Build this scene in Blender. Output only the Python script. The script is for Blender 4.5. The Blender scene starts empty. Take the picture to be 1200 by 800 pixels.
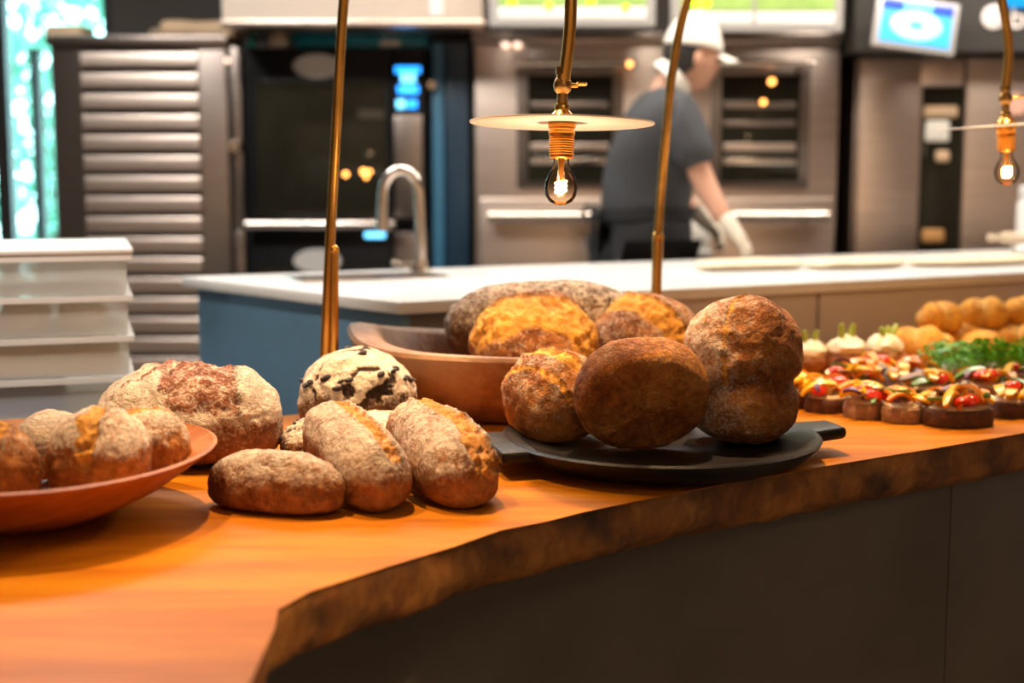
import bpy, bmesh, math, random
import numpy as np
from mathutils import Vector, Matrix, noise as mnoise

# ------------------------------------------------------------------ camera, world, lights, exposure
scene = bpy.context.scene
C = scene.collection
CAM_Z, PITCH, FPX = 1.25, math.radians(7.2), 50.0 / 36.0 * 1200
cam_data = bpy.data.cameras.new('camera')
cam = bpy.data.objects.new('camera', cam_data)
C.objects.link(cam)
cam.location = (0, 0, CAM_Z)
cam.rotation_euler = (math.pi / 2 - PITCH, 0, 0)
cam_data.lens = 50
cam_data.sensor_width = 36
cam_data.clip_start = 0.02
cam_data.dof.use_dof = True
cam_data.dof.focus_distance = 2.42
cam_data.dof.aperture_fstop = 2.0
scene.camera = cam

world = bpy.data.worlds.new('sky')
scene.world = world
world.use_nodes = True
bg = world.node_tree.nodes['Background']
bg.inputs['Color'].default_value = (0.62, 0.9, 1.0, 1)
bg.inputs['Strength'].default_value = 9.0

scene.view_settings.view_transform = 'Standard'
scene.view_settings.look = 'None'
scene.view_settings.exposure = 0.0
scene.view_settings.gamma = 1.0
scene.view_settings.use_curve_mapping = False
scene.cycles.use_denoising = True
scene.cycles.sample_clamp_indirect = 4.0


def light(name, kind, loc, energy, color, target=None, **kw):
    d = bpy.data.lights.new(name, kind)
    d.energy = energy
    d.color = color
    for k, v in kw.items():
        setattr(d, k, v)
    o = bpy.data.objects.new(name, d)
    C.objects.link(o)
    o.location = loc
    if target is not None:
        o.rotation_euler = (Vector(target) - Vector(loc)).to_track_quat('-Z', 'Y').to_euler()
    return o


WARM = (1.0, 0.62, 0.31)
NEUT = (1.0, 0.90, 0.79)
# warm track spots over the bread counter
light('track_and_fill_spot', 'SPOT', (-0.85, 2.30, 2.7), 185, WARM, (-0.60, 2.15, 0.75), spot_size=math.radians(46), spot_blend=0.5, shadow_soft_size=0.035)
light('track_and_fill_spot', 'SPOT', (-0.30, 2.65, 2.7), 240, WARM, (-0.15, 2.35, 0.75), spot_size=math.radians(40), spot_blend=0.5, shadow_soft_size=0.035)
light('track_and_fill_spot', 'SPOT', (0.30, 2.95, 2.7), 270, WARM, (0.25, 2.68, 0.75), spot_size=math.radians(40), spot_blend=0.5, shadow_soft_size=0.035)
light('track_and_fill_spot', 'SPOT', (1.15, 3.35, 2.7), 230, WARM, (1.15, 3.15, 0.75), spot_size=math.radians(44), spot_blend=0.6, shadow_soft_size=0.035)
# narrow spot on the near corner of the counter
light('track_and_fill_spot', 'SPOT', (-0.50, 1.75, 2.7), 38, WARM, (-0.55, 1.45, 0.72), spot_size=math.radians(34), spot_blend=0.6, shadow_soft_size=0.03)
light('track_and_fill_spot', 'SPOT', (0.75, 0.35, 2.6), 170, WARM, (-0.24, 1.52, 0.68), spot_size=math.radians(19), spot_blend=0.12, shadow_soft_size=0.02)
# added neutral fill spot that brightens the dough boxes and the island end
light('track_and_fill_spot', 'SPOT', (-1.05, 2.2, 2.7), 150, NEUT, (-0.95, 3.5, 0.80), spot_size=math.radians(36), spot_blend=0.6, shadow_soft_size=0.05)
# kitchen ceiling panels
light('kitchen_panel', 'AREA', (0.2, 4.7, 2.85), 62, NEUT, (0.2, 4.7, 0), shape='RECTANGLE', size=1.6, size_y=0.5)
light('kitchen_panel', 'AREA', (2.0, 5.2, 2.85), 62, NEUT, (2.0, 5.2, 0), shape='RECTANGLE', size=1.6, size_y=0.5)
light('kitchen_panel', 'AREA', (-1.5, 4.6, 2.85), 70, (1.0, 0.97, 0.93), (-1.5, 4.6, 0), shape='RECTANGLE', size=1.2, size_y=0.5)
# shop side: added soft front fill, and added rear wall lights for steel reflections
light('shop_fill', 'AREA', (0.9, 0.2, 2.85), 14, (1.0, 0.74, 0.5), (0.9, 1.2, 0), shape='RECTANGLE', size=1.8, size_y=0.8)
for wx in (-2.4, 0.2, 2.8):
    light('rear_wall_fill', 'AREA', (wx, -1.5, 2.8), 24, (1.0, 0.80, 0.62), (wx, -2.4, 1.2), shape='RECTANGLE', size=1.8, size_y=0.2)


# ------------------------------------------------------------------ projection helpers (photo pixel -> point of the place)
def ray(px, py):
    x, y = (px - 600) / FPX, -(py - 400) / FPX
    s, c = math.sin(PITCH), math.cos(PITCH)
    return Vector((x, c + y * s, -s + y * c))


def P(px, py, Y):
    r = ray(px, py)
    return Vector((0, 0, CAM_Z)) + r * (Y / r.y)


def G(px, py, z):
    r = ray(px, py)
    return Vector((0, 0, CAM_Z)) + r * ((z - CAM_Z) / r.z)


# ------------------------------------------------------------------ material helpers
def new_mat(name):
    m = bpy.data.materials.new(name)
    m.use_nodes = True
    nt = m.node_tree
    b = nt.nodes['Principled BSDF']
    return m, nt, b


def lk(nt, a, ao, b, bi):
    nt.links.new(a.outputs[ao], b.inputs[bi])


def coords(nt, scale=(1, 1, 1), rot=(0, 0, 0), kind='Object'):
    tc = nt.nodes.new('ShaderNodeTexCoord')
    mp = nt.nodes.new('ShaderNodeMapping')
    mp.inputs['Scale'].default_value = scale
    mp.inputs['Rotation'].default_value = rot
    lk(nt, tc, kind, mp, 'Vector')
    return mp


def tex_noise(nt, vec, scale, detail=4, rough=0.55, dist=0.0):
    n = nt.nodes.new('ShaderNodeTexNoise')
    n.inputs['Scale'].default_value = scale
    n.inputs['Detail'].default_value = detail
    n.inputs['Roughness'].default_value = rough
    n.inputs['Distortion'].default_value = dist
    lk(nt, vec, 'Vector', n, 'Vector')
    return n


def ramp(nt, src, out, stops):
    r = nt.nodes.new('ShaderNodeValToRGB')
    e = r.color_ramp.elements
    e[0].position, e[0].color = stops[0][0], (*stops[0][1], 1)
    e[1].position, e[1].color = stops[-1][0], (*stops[-1][1], 1)
    for p, c in stops[1:-1]:
        x = e.new(p)
        x.color = (*c, 1)
    lk(nt, src, out, r, 'Fac')
    return r


def mix(nt, fac, a, b, blend='MIX'):
    m = nt.nodes.new('ShaderNodeMix')
    m.data_type = 'RGBA'
    m.blend_type = blend
    for v, i in ((fac, 0), (a, 6), (b, 7)):
        if isinstance(v, tuple) and hasattr(v[0], 'outputs'):
            nt.links.new(v[0].outputs[v[1]], m.inputs[i])
        elif isinstance(v, tuple):
            m.inputs[i].default_value = (*v, 1)
        else:
            m.inputs[i].default_value = v
    return m


def bump(nt, b, src, out, strength, dist=0.01):
    bp = nt.nodes.new('ShaderNodeBump')
    bp.inputs['Strength'].default_value = strength
    bp.inputs['Distance'].default_value = dist
    lk(nt, src, out, bp, 'Height')
    lk(nt, bp, 'Normal', b, 'Normal')
    return bp


def mat(name, col, rough=0.5, metal=0.0, var=0.12, nscale=6, bumps=0.0, emit=None, estr=0.0, scale=(1, 1, 1), spec=0.5):
    m, nt, b = new_mat(name)
    mp = coords(nt, scale)
    n = tex_noise(nt, mp, nscale)
    lo = tuple(max(0, c * (1 - var)) for c in col)
    hi = tuple(min(1, c * (1 + var)) for c in col)
    r = ramp(nt, n, 'Fac', [(0.3, lo), (0.7, hi)])
    lk(nt, r, 'Color', b, 'Base Color')
    b.inputs['Roughness'].default_value = rough
    b.inputs['Metallic'].default_value = metal
    b.inputs['Specular IOR Level'].default_value = spec
    if bumps:
        bump(nt, b, n, 'Fac', bumps)
    if emit:
        b.inputs['Emission Color'].default_value = (*emit, 1)
        b.inputs['Emission Strength'].default_value = estr
    return m


def wood_mat(name, dark, mid, light_, scale, rot=(0, 0, 0), rough=0.4, bumps=0.15, ns=3.0, blotch=None, coat=0.0, spec=0.5):
    m, nt, b = new_mat(name)
    mp = coords(nt, scale, rot)
    n1 = tex_noise(nt, mp, ns, 6, 0.6, 0.8)
    n2 = tex_noise(nt, mp, ns * 6, 4, 0.6, 0.2)
    r1 = ramp(nt, n1, 'Fac', [(0.28, dark), (0.5, mid), (0.72, light_)])
    r2 = ramp(nt, n2, 'Fac', [(0.35, (0.72, 0.66, 0.6)), (0.6, (1, 1, 1))])
    mx = mix(nt, 0.75, (r1, 'Color'), (r2, 'Color'), 'MULTIPLY')
    last = (mx, 'Result')
    if blotch:
        mp2 = coords(nt, (1, 1, 1))
        n3 = tex_noise(nt, mp2, blotch[1], 3)
        r3 = ramp(nt, n3, 'Fac', [(0.42, (0, 0, 0)), (0.68, (1, 1, 1))])
        mx2 = mix(nt, (r3, 'Color'), last, blotch[0])
        last = (mx2, 'Result')
    lk(nt, last[0], last[1], b, 'Base Color')
    b.inputs['Roughness'].default_value = rough
    b.inputs['Coat Weight'].default_value = coat
    b.inputs['Specular IOR Level'].default_value = spec
    b.inputs['Coat Roughness'].default_value = 0.25
    bump(nt, b, n2, 'Fac', bumps, 0.004)
    return m


def bread_mat(name, dark, mid, lightc, gold, flour=(0.78, 0.68, 0.56), fs=38, bstr=0.9):
    m, nt, b = new_mat(name)
    mp = coords(nt)
    n1 = tex_noise(nt, mp, 9, 6, 0.62)
    n2 = tex_noise(nt, mp, 70, 5, 0.65)
    n3 = tex_noise(nt, mp, fs, 6, 0.7)
    c = ramp(nt, n1, 'Fac', [(0.34, dark), (0.5, mid), (0.66, lightc)])
    sp = ramp(nt, n2, 'Fac', [(0.3, (0.55, 0.5, 0.45)), (0.62, (1.08, 1.05, 1.0))])
    c2 = mix(nt, 0.8, (c, 'Color'), (sp, 'Color'), 'MULTIPLY')
    ag = nt.nodes.new('ShaderNodeAttribute'); ag.attribute_name = 'gold'
    gl = tuple(min(1, v * 1.35) for v in gold)
    gd = tuple(v * 0.62 for v in gold)
    gc = ramp(nt, n3, 'Fac', [(0.32, gd), (0.5, gold), (0.68, gl)])
    c3 = mix(nt, (ag, 'Fac'), (c2, 'Result'), (gc, 'Color'))
    ad = nt.nodes.new('ShaderNodeAttribute'); ad.attribute_name = 'char'
    c4 = mix(nt, (ad, 'Fac'), (c3, 'Result'), tuple(v * 0.28 for v in dark))
    af = nt.nodes.new('ShaderNodeAttribute'); af.attribute_name = 'flour'
    # flour sits in broken patches: attribute + noise, thresholded
    ma = nt.nodes.new('ShaderNodeMath'); ma.operation = 'MULTIPLY_ADD'
    nf = tex_noise(nt, mp, 170, 4, 0.7)
    ad_ = nt.nodes.new('ShaderNodeMath'); ad_.operation = 'ADD'
    lk(nt, n3, 'Fac', ad_, 0); lk(nt, nf, 'Fac', ad_, 1)
    lk(nt, ad_, 'Value', ma, 0); ma.inputs[1].default_value = 2.0; ma.inputs[2].default_value = -2.12
    mb_ = nt.nodes.new('ShaderNodeMath'); mb_.operation = 'ADD'
    lk(nt, af, 'Fac', mb_, 0); lk(nt, ma, 'Value', mb_, 1)
    mr = nt.nodes.new('ShaderNodeMapRange'); mr.interpolation_type = 'SMOOTHSTEP'
    mr.inputs['From Min'].default_value = 0.12; mr.inputs['From Max'].default_value = 0.95
    mr.inputs['To Max'].default_value = 0.84
    lk(nt, mb_, 'Value', mr, 'Value')
    c5 = mix(nt, (mr, 'Result'), (c4, 'Result'), flour)
    lk(nt, c5, 'Result', b, 'Base Color')
    b.inputs['Roughness'].default_value = 0.72
    b.inputs['Specular IOR Level'].default_value = 0.3
    ma2 = nt.nodes.new('ShaderNodeMath'); ma2.operation = 'ADD'
    lk(nt, n2, 'Fac', ma2, 0); lk(nt, n3, 'Fac', ma2, 1)
    nw = tex_noise(nt, mp, 24, 6, 0.7, 0.3)
    rw = ramp(nt, nw, 'Fac', [(0.44, (0, 0, 0)), (0.5, (1, 1, 1)), (0.56, (0, 0, 0))])
    ma3 = nt.nodes.new('ShaderNodeMath'); ma3.operation = 'MULTIPLY_ADD'
    lk(nt, rw, 'Color', ma3, 0); ma3.inputs[1].default_value = 0.30; lk(nt, ma2, 'Value', ma3, 2)
    bump(nt, b, ma3, 'Value', bstr, 0.008)
    return m


# ------------------------------------------------------------------ mesh helpers
class MB:
    """collects shapes for ONE mesh object"""
    def __init__(s):
        s.bm = bmesh.new()

    def box(s, x0, x1, y0, y1, z0, z1, bev=0.0, seg=2, M=None):
        r = bmesh.ops.create_cube(s.bm, size=1)
        vs = r['verts']
        for v in vs:
            v.co = Vector((x0 + (v.co.x + .5) * (x1 - x0), y0 + (v.co.y + .5) * (y1 - y0), z0 + (v.co.z + .5) * (z1 - z0)))
        if M is not None:
            bmesh.ops.transform(s.bm, matrix=M, verts=vs)
        if bev > 0:
            es = list({e for v in vs for e in v.link_edges})
            bmesh.ops.bevel(s.bm, geom=es, offset=bev, segments=seg, profile=0.5, affect='EDGES')
        return s

    def tube(s, pts, rad, seg=12, caps=True):
        pts = [Vector(p) for p in pts]
        n = len(pts)
        rads = rad if isinstance(rad, (list, tuple)) else [rad] * n
        t0 = (pts[1] - pts[0]).normalized()
        u = t0.orthogonal().normalized()
        rings = []
        for i, p in enumerate(pts):
            t = (pts[min(i + 1, n - 1)] - pts[max(i - 1, 0)]).normalized()
            u = (u - t * u.dot(t)).normalized()
            w = t.cross(u)
            rings.append([s.bm.verts.new(p + (u * math.cos(a) + w * math.sin(a)) * rads[i]) for a in [2 * math.pi * k / seg for k in range(seg)]])
        for a, b in zip(rings, rings[1:]):
            for k in range(seg):
                s.bm.faces.new((a[k], a[(k + 1) % seg], b[(k + 1) % seg], b[k]))
        if caps:
            s.bm.faces.new(rings[0][::-1]); s.bm.faces.new(rings[-1])
        return s

    def lathe(s, prof, seg=32, center=(0, 0, 0), sx=1, sy=1, closed=False, M=None, fn=None):
        cx, cy, cz = center
        rings = []
        new = []
        for r, z in prof:
            if r < 1e-6:
                v = s.bm.verts.new((cx, cy, cz + z)); rings.append([v]); new.append(v)
            else:
                ring = []
                for k in range(seg):
                    a = 2 * math.pi * k / seg
                    q = Vector((r * sx * math.cos(a), r * sy * math.sin(a), z))
                    if fn: q = fn(q, a)
                    v = s.bm.verts.new((cx + q.x, cy + q.y, cz + q.z)); ring.append(v); new.append(v)
                rings.append(ring)
        prs = list(zip(rings, rings[1:]))
        if closed: prs.append((rings[-1], rings[0]))
        for a, b in prs:
            if len(a) == 1 and len(b) == 1: continue
            for k in range(seg):
                k2 = (k + 1) % seg
                if len(a) == 1: s.bm.faces.new((a[0], b[k2], b[k]))
                elif len(b) == 1: s.bm.faces.new((a[k], a[k2], b[0]))
                else: s.bm.faces.new((a[k], a[k2], b[k2], b[k]))
        if M is not None:
            bmesh.ops.transform(s.bm, matrix=M, verts=new)
        return s

    def prism(s, poly, z0, z1, bev=0.0):
        lo = [s.bm.verts.new((p[0], p[1], z0)) for p in poly]
        hi = [s.bm.verts.new((p[0], p[1], z1)) for p in poly]
        n = len(poly)
        fs = [s.bm.faces.new(lo[::-1]), s.bm.faces.new(hi)]
        for i in range(n):
            fs.append(s.bm.faces.new((lo[i], lo[(i + 1) % n], hi[(i + 1) % n], hi[i])))
        if bev:
            es = list({e for f in fs for e in f.edges})
            bmesh.ops.bevel(s.bm, geom=es, offset=bev, segments=2, profile=0.5, affect='EDGES')
        return s

    def mesh(s, name, m, smooth=True):
        bmesh.ops.recalc_face_normals(s.bm, faces=s.bm.faces)
        me = bpy.data.meshes.new(name)
        s.bm.to_mesh(me); s.bm.free()
        me.materials.append(m)
        if smooth:
            me.polygons.foreach_set('use_smooth', [True] * len(me.polygons))
            try: me.set_sharp_from_angle(angle=math.radians(38))
            except Exception: pass
        return me

    def build(s, name, m, parent=None, smooth=True, loc=None):
        return obj(name, s.mesh(name, m, smooth), parent, loc)


def obj(name, me, parent=None, loc=None):
    o = bpy.data.objects.new(name, me)
    C.objects.link(o)
    if parent: o.parent = parent
    if loc is not None: o.location = loc
    return o


def tag(o, label, cat, group=None, kind=None):
    o['label'] = label
    o['category'] = cat
    if group: o['group'] = group
    if kind: o['kind'] = kind
    return o


def thing(name, label, cat, loc=(0, 0, 0), rz=0.0, group=None):
    o = bpy.data.objects.new(name, None)
    o.empty_display_size = 0.05
    C.objects.link(o)
    o.location = loc
    o.rotation_euler = (0, 0, rz)
    return tag(o, label, cat, group)


def struct(name, mb, m, parent=None, smooth=False):
    o = mb.build(name, m, parent, smooth)
    if parent is None: o['kind'] = 'structure'
    return o


def text(name, body, size, m, parent, loc, rot, depth=0.003, align='CENTER'):
    cu = bpy.data.curves.new(name, 'FONT')
    cu.body = body; cu.size = size; cu.extrude = depth
    cu.align_x = align; cu.align_y = 'CENTER'
    t = bpy.data.objects.new(name, cu)
    C.objects.link(t)
    dg = bpy.context.evaluated_depsgraph_get()
    me = bpy.data.meshes.new_from_object(t.evaluated_get(dg))
    bpy.data.objects.remove(t)
    me.materials.clear(); me.materials.append(m)
    o = obj(name, me, parent, loc)
    o.rotation_euler = rot
    return o


def bez(p0, p1, p2, p3, n=16):
    p0, p1, p2, p3 = map(Vector, (p0, p1, p2, p3))
    out = []
    for i in range(n + 1):
        t = i / n
        out.append(p0 * (1 - t) ** 3 + p1 * 3 * t * (1 - t) ** 2 + p2 * 3 * t * t * (1 - t) + p3 * t ** 3)
    return out


def spline(pts, n=10):
    pts = [Vector(p) for p in pts]
    out = []
    for i in range(len(pts) - 1):
        a = pts[max(i - 1, 0)]; b = pts[i]; c = pts[i + 1]; d = pts[min(i + 2, len(pts) - 1)]
        for k in range(n):
            t = k / n
            out.append(0.5 * ((2 * b) + (c - a) * t + (2 * a - 5 * b + 4 * c - d) * t * t + (3 * b - a - 3 * c + d) * t ** 3))
    out.append(pts[-1])
    return out


def copy_tree(o, parent=None):
    c = o.copy(); C.objects.link(c); c.parent = parent
    for ch in o.children: copy_tree(ch, c)
    return c


# ------------------------------------------------------------------ materials
M = {}
M['counter'] = wood_mat('counter_wood', (0.32, 0.092, 0.004), (0.49, 0.165, 0.007), (0.60, 0.24, 0.012), (0.5, 5, 5), (0, 0, math.radians(-36)), 0.40, 0.06, 2.2, coat=0.0, spec=0.14)
M['edge'] = wood_mat('live_edge_wood', (0.20, 0.066, 0.014), (0.38, 0.145, 0.026), (0.52, 0.24, 0.05), (2, 2, 1.2), (0, 0, 0.9), 0.6, 0.7, 6.0, ((0.05, 0.022, 0.010), 9.0))
M['panel'] = mat('grey_panel', (0.11, 0.096, 0.078), 0.42, 0.0, 0.22, 2.2, 0.05)
M['bowlwood'] = wood_mat('bowl_wood', (0.24, 0.07, 0.02), (0.38, 0.13, 0.04), (0.52, 0.22, 0.075), (1, 6, 3), (0, 0, 0.5), 0.45, 0.1, 2.5, spec=0.25)
M['trough'] = wood_mat('trough_wood', (0.09, 0.032, 0.012), (0.21, 0.085, 0.030), (0.32, 0.15, 0.062), (2, 5, 2), (0, 0, 0.3), 0.55, 0.6, 5.0, ((0.36, 0.22, 0.13), 7.0))
M['ebony'] = wood_mat('blackened_wood', (0.006, 0.005, 0.005), (0.011, 0.010, 0.009), (0.022, 0.020, 0.019), (2, 8, 2), (0, 0, 0.2), 0.42, 0.25, 3.0, spec=0.3)
M['brass'] = mat('aged_brass', (0.62, 0.33, 0.075), 0.26, 1.0, 0.18, 18)
M['brass_dark'] = mat('dark_brass', (0.30, 0.16, 0.05), 0.34, 1.0, 0.3, 25)
M['copper'] = mat('amber_socket', (0.80, 0.36, 0.07), 0.3, 1.0, 0.15, 20)
M['shade'] = mat('white_enamel', (0.82, 0.79, 0.72), 0.35, 0.0, 0.03, 5)
M['filament'] = mat('filament', (1, 0.8, 0.5), 0.5, emit=(1.0, 0.62, 0.25), estr=60)
M['steel'] = mat('brushed_steel', (0.68, 0.56, 0.48), 0.34, 1.0, 0.10, 3, scale=(1, 1, 14))
M['steel_dark'] = mat('dark_steel', (0.30, 0.25, 0.22), 0.32, 1.0, 0.12, 3, scale=(1, 1, 14))
M['steel_bright'] = mat('bright_steel', (0.72, 0.64, 0.57), 0.2, 1.0, 0.06, 3)
M['black'] = mat('black_enamel', (0.008, 0.008, 0.009), 0.35, 0.0, 0.2, 4, spec=0.15)
M['blackglass'] = mat('black_glass', (0.016, 0.014, 0.009), 0.06, 0.0, 0.3, 3, spec=0.22)
M['ovenglow'] = mat('oven_interior', (0.05, 0.042, 0.02), 0.6, 0.0, 0.3, 3)
M['marble'] = mat('white_marble', (0.80, 0.78, 0.75), 0.22, 0.0, 0.06, 3)
M['islandblue'] = mat('blue_grey_panel', (0.10, 0.20, 0.30), 0.4, 0.0, 0.1, 2)
M['islandbeige'] = mat('beige_panel', (0.60, 0.52, 0.46), 0.45, 0.0, 0.05, 2)
M['islandgrey'] = mat('grey_recess', (0.16, 0.15, 0.14), 0.5, 0.0, 0.1, 3)
M['wall'] = mat('dark_plaster', (0.10, 0.085, 0.075), 0.7, 0.0, 0.15, 2, 0.05)
M['wallrear'] = mat('warm_plaster', (0.52, 0.39, 0.29), 0.7, 0.0, 0.15, 1.5, 0.05)
M['ceil'] = mat('ceiling_paint', (0.28, 0.24, 0.21), 0.8, 0.0, 0.1, 2)
M['floor'] = mat('floor_concrete', (0.16, 0.14, 0.125), 0.5, 0.0, 0.25, 3, 0.08)
M['frame'] = mat('window_frame', (0.05, 0.045, 0.045), 0.4, 0.3, 0.1, 4)
M['hood'] = mat('hood_panel', (0.66, 0.56, 0.47), 0.4, 0.2, 0.05, 2)
M['navy'] = mat('navy_panel', (0.006, 0.026, 0.05), 0.35, 0.0, 0.15, 2)
M['tealbox'] = mat('teal_plastic', (0.0, 0.26, 0.38), 0.35, 0.0, 0.1, 5)
M['white'] = mat('white_plastic', (0.78, 0.77, 0.75), 0.35, 0.0, 0.05, 5)
M['doughbox'] = mat('frosted_box', (0.84, 0.83, 0.80), 0.35, 0.0, 0.04, 4)
M['dough'] = mat('raw_dough', (0.80, 0.66, 0.46), 0.6, 0.0, 0.06, 14, 0.1)
M['bluecloth'] = mat('blue_cloth', (0.05, 0.12, 0.42), 0.7, 0.0, 0.1, 10)
M['label'] = mat('blue_label', (0.03, 0.14, 0.50), 0.4, 0.0, 0.05, 6)
M['redlabel'] = mat('red_label', (0.55, 0.05, 0.05), 0.4, 0.0, 0.05, 6)
M['paper'] = mat('kraft_paper', (0.62, 0.43, 0.27), 0.7, 0.0, 0.12, 9, 0.3)
M['skin'] = mat('skin', (0.62, 0.33, 0.22), 0.55, 0.0, 0.06, 12)
M['hair'] = mat('black_hair', (0.012, 0.010, 0.009), 0.5, 0.0, 0.3, 40, 0.4)
M['cap'] = mat('cap_cotton', (0.78, 0.74, 0.66), 0.8, 0.0, 0.04, 20, 0.1)
M['shirt'] = mat('charcoal_cotton', (0.045, 0.047, 0.052), 0.85, 0.0, 0.18, 10, 0.2)
M['apron'] = mat('black_apron', (0.014, 0.014, 0.016), 0.8, 0.0, 0.2, 10, 0.2)
M['glove'] = mat('cream_glove', (0.70, 0.62, 0.50), 0.7, 0.0, 0.06, 20, 0.1)
M['greenled'] = mat('green_indicator', (0.3, 0.7, 0.0), 0.4, emit=(0.55, 1.0, 0.0), estr=5.0)
M['blueled'] = mat('blue_display', (0.0, 0.1, 0.4), 0.4, emit=(0.02, 0.30, 1.0), estr=3.2)
M['cyanled'] = mat('cyan_display', (0.1, 0.3, 0.5), 0.4, emit=(0.16, 0.62, 1.0), estr=3.2)
M['orangeglow'] = mat('orange_glow', (0.6, 0.2, 0.02), 0.4, emit=(1.0, 0.38, 0.08), estr=7)  # glow colour put in for bulb reflections and glints on the ovens
M['whiteled'] = mat('warm_pilot', (0.8, 0.6, 0.5), 0.4, emit=(1.0, 0.72, 0.55), estr=2.2)
M['screengreen'] = mat('menu_screen', (0.3, 0.45, 0.12), 0.3, 0, 0.2, 12, emit=(0.40, 0.58, 0.16), estr=0.40)
M['screenwhite'] = mat('menu_strip', (0.7, 0.7, 0.65), 0.3, emit=(0.85, 0.82, 0.72), estr=0.25)
M['screenblue'] = mat('blue_screen', (0.05, 0.3, 0.6), 0.3, emit=(0.04, 0.42, 1.0), estr=1.1)
M['screenpale'] = mat('pale_screen', (0.4, 0.7, 0.9), 0.3, emit=(0.42, 0.80, 1.0), estr=1.0)
M['screennavy'] = mat('navy_screen', (0.02, 0.05, 0.4), 0.3, emit=(0.05, 0.10, 0.85), estr=0.9)
M['grey'] = mat('grey_frame', (0.50, 0.48, 0.46), 0.4, 0.2, 0.05, 4)
M['sign'] = mat('sign_letters', (0.75, 0.66, 0.60), 0.4, emit=(1.0, 0.86, 0.78), estr=0.45)
M['leaf'] = mat('tree_leaves', (0.20, 0.50, 0.37), 0.5, 0.0, 0.5, 3)
M['trunk'] = mat('tree_bark', (0.10, 0.07, 0.05), 0.8, 0.0, 0.3, 8, 0.5)
M['ground'] = mat('outdoor_ground', (0.30, 0.42, 0.36), 0.8, 0.0, 0.2, 2)

mg, nt, b = new_mat('bulb_glass')
fr = nt.nodes.new('ShaderNodeFresnel'); fr.inputs['IOR'].default_value = 1.25
tr = nt.nodes.new('ShaderNodeBsdfTransparent'); tr.inputs['Color'].default_value = (1.0, 0.90, 0.76, 1)
gl = nt.nodes.new('ShaderNodeBsdfGlossy'); gl.inputs['Roughness'].default_value = 0.03; gl.inputs['Color'].default_value = (1, .92, .82, 1)
ms = nt.nodes.new('ShaderNodeMixShader')
lk(nt, fr, 'Fac', ms, 0); lk(nt, tr, 0, ms, 1); lk(nt, gl, 0, ms, 2)
lk(nt, ms, 0, nt.nodes['Material Output'], 'Surface')
M['glass'] = mg
mg, nt, b = new_mat('window_glass')
fr = nt.nodes.new('ShaderNodeFresnel'); fr.inputs['IOR'].default_value = 1.4
tr = nt.nodes.new('ShaderNodeBsdfTransparent'); tr.inputs['Color'].default_value = (0.9, 1.0, 0.97, 1)
gl = nt.nodes.new('ShaderNodeBsdfGlossy'); gl.inputs['Roughness'].default_value = 0.02
ms = nt.nodes.new('ShaderNodeMixShader')
lk(nt, fr, 'Fac', ms, 0); lk(nt, tr, 0, ms, 1); lk(nt, gl, 0, ms, 2)
lk(nt, ms, 0, nt.nodes['Material Output'], 'Surface')
M['pane'] = mg
# frosted dough-box plastic: half see-through
mg, nt, b = new_mat('frosted_plastic')
b.inputs['Base Color'].default_value = (0.90, 0.89, 0.86, 1)
b.inputs['Roughness'].default_value = 0.35
n = tex_noise(nt, coords(nt), 5)
tr = nt.nodes.new('ShaderNodeBsdfTransparent'); tr.inputs['Color'].default_value = (0.95, 0.94, 0.92, 1)
tl = nt.nodes.new('ShaderNodeBsdfTranslucent'); tl.inputs['Color'].default_value = (0.94, 0.94, 0.92, 1)
m0 = nt.nodes.new('ShaderNodeMixShader'); m0.inputs[0].default_value = 0.5
lk(nt, b, 0, m0, 1); lk(nt, tl, 0, m0, 2)
ms = nt.nodes.new('ShaderNodeMixShader'); ms.inputs[0].default_value = 0.5
lk(nt, m0, 0, ms, 1); lk(nt, tr, 0, ms, 2)
lk(nt, ms, 0, nt.nodes['Material Output'], 'Surface')
M['frosted'] = mg

FL = (0.66, 0.56, 0.45)
M['bread_brown'] = bread_mat('bread_brown', (0.22, 0.062, 0.010), (0.43, 0.155, 0.026), (0.60, 0.27, 0.06), (0.82, 0.38, 0.055), FL)
M['bread_gold'] = bread_mat('bread_gold', (0.28, 0.085, 0.015), (0.50, 0.19, 0.034), (0.64, 0.30, 0.07), (0.80, 0.38, 0.06), (0.76, 0.67, 0.56))
M['bread_flour'] = bread_mat('bread_floured', (0.17, 0.055, 0.016), (0.33, 0.13, 0.036), (0.46, 0.22, 0.075), (0.68, 0.29, 0.05), (0.66, 0.57, 0.47), 32)
M['bread_rye'] = bread_mat('bread_rye', (0.05, 0.022, 0.012), (0.13, 0.058, 0.028), (0.24, 0.12, 0.06), (0.25, 0.09, 0.03), (0.76, 0.66, 0.55), 45, 0.8)
M['bread_country'] = bread_mat('bread_country', (0.13, 0.045, 0.02), (0.26, 0.10, 0.04), (0.38, 0.17, 0.07), (0.27, 0.085, 0.035), (0.76, 0.66, 0.55), 42)
M['raisin'] = mat('raisin', (0.018, 0.008, 0.007), 0.35, 0, 0.3, 40, 0.5)


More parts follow.
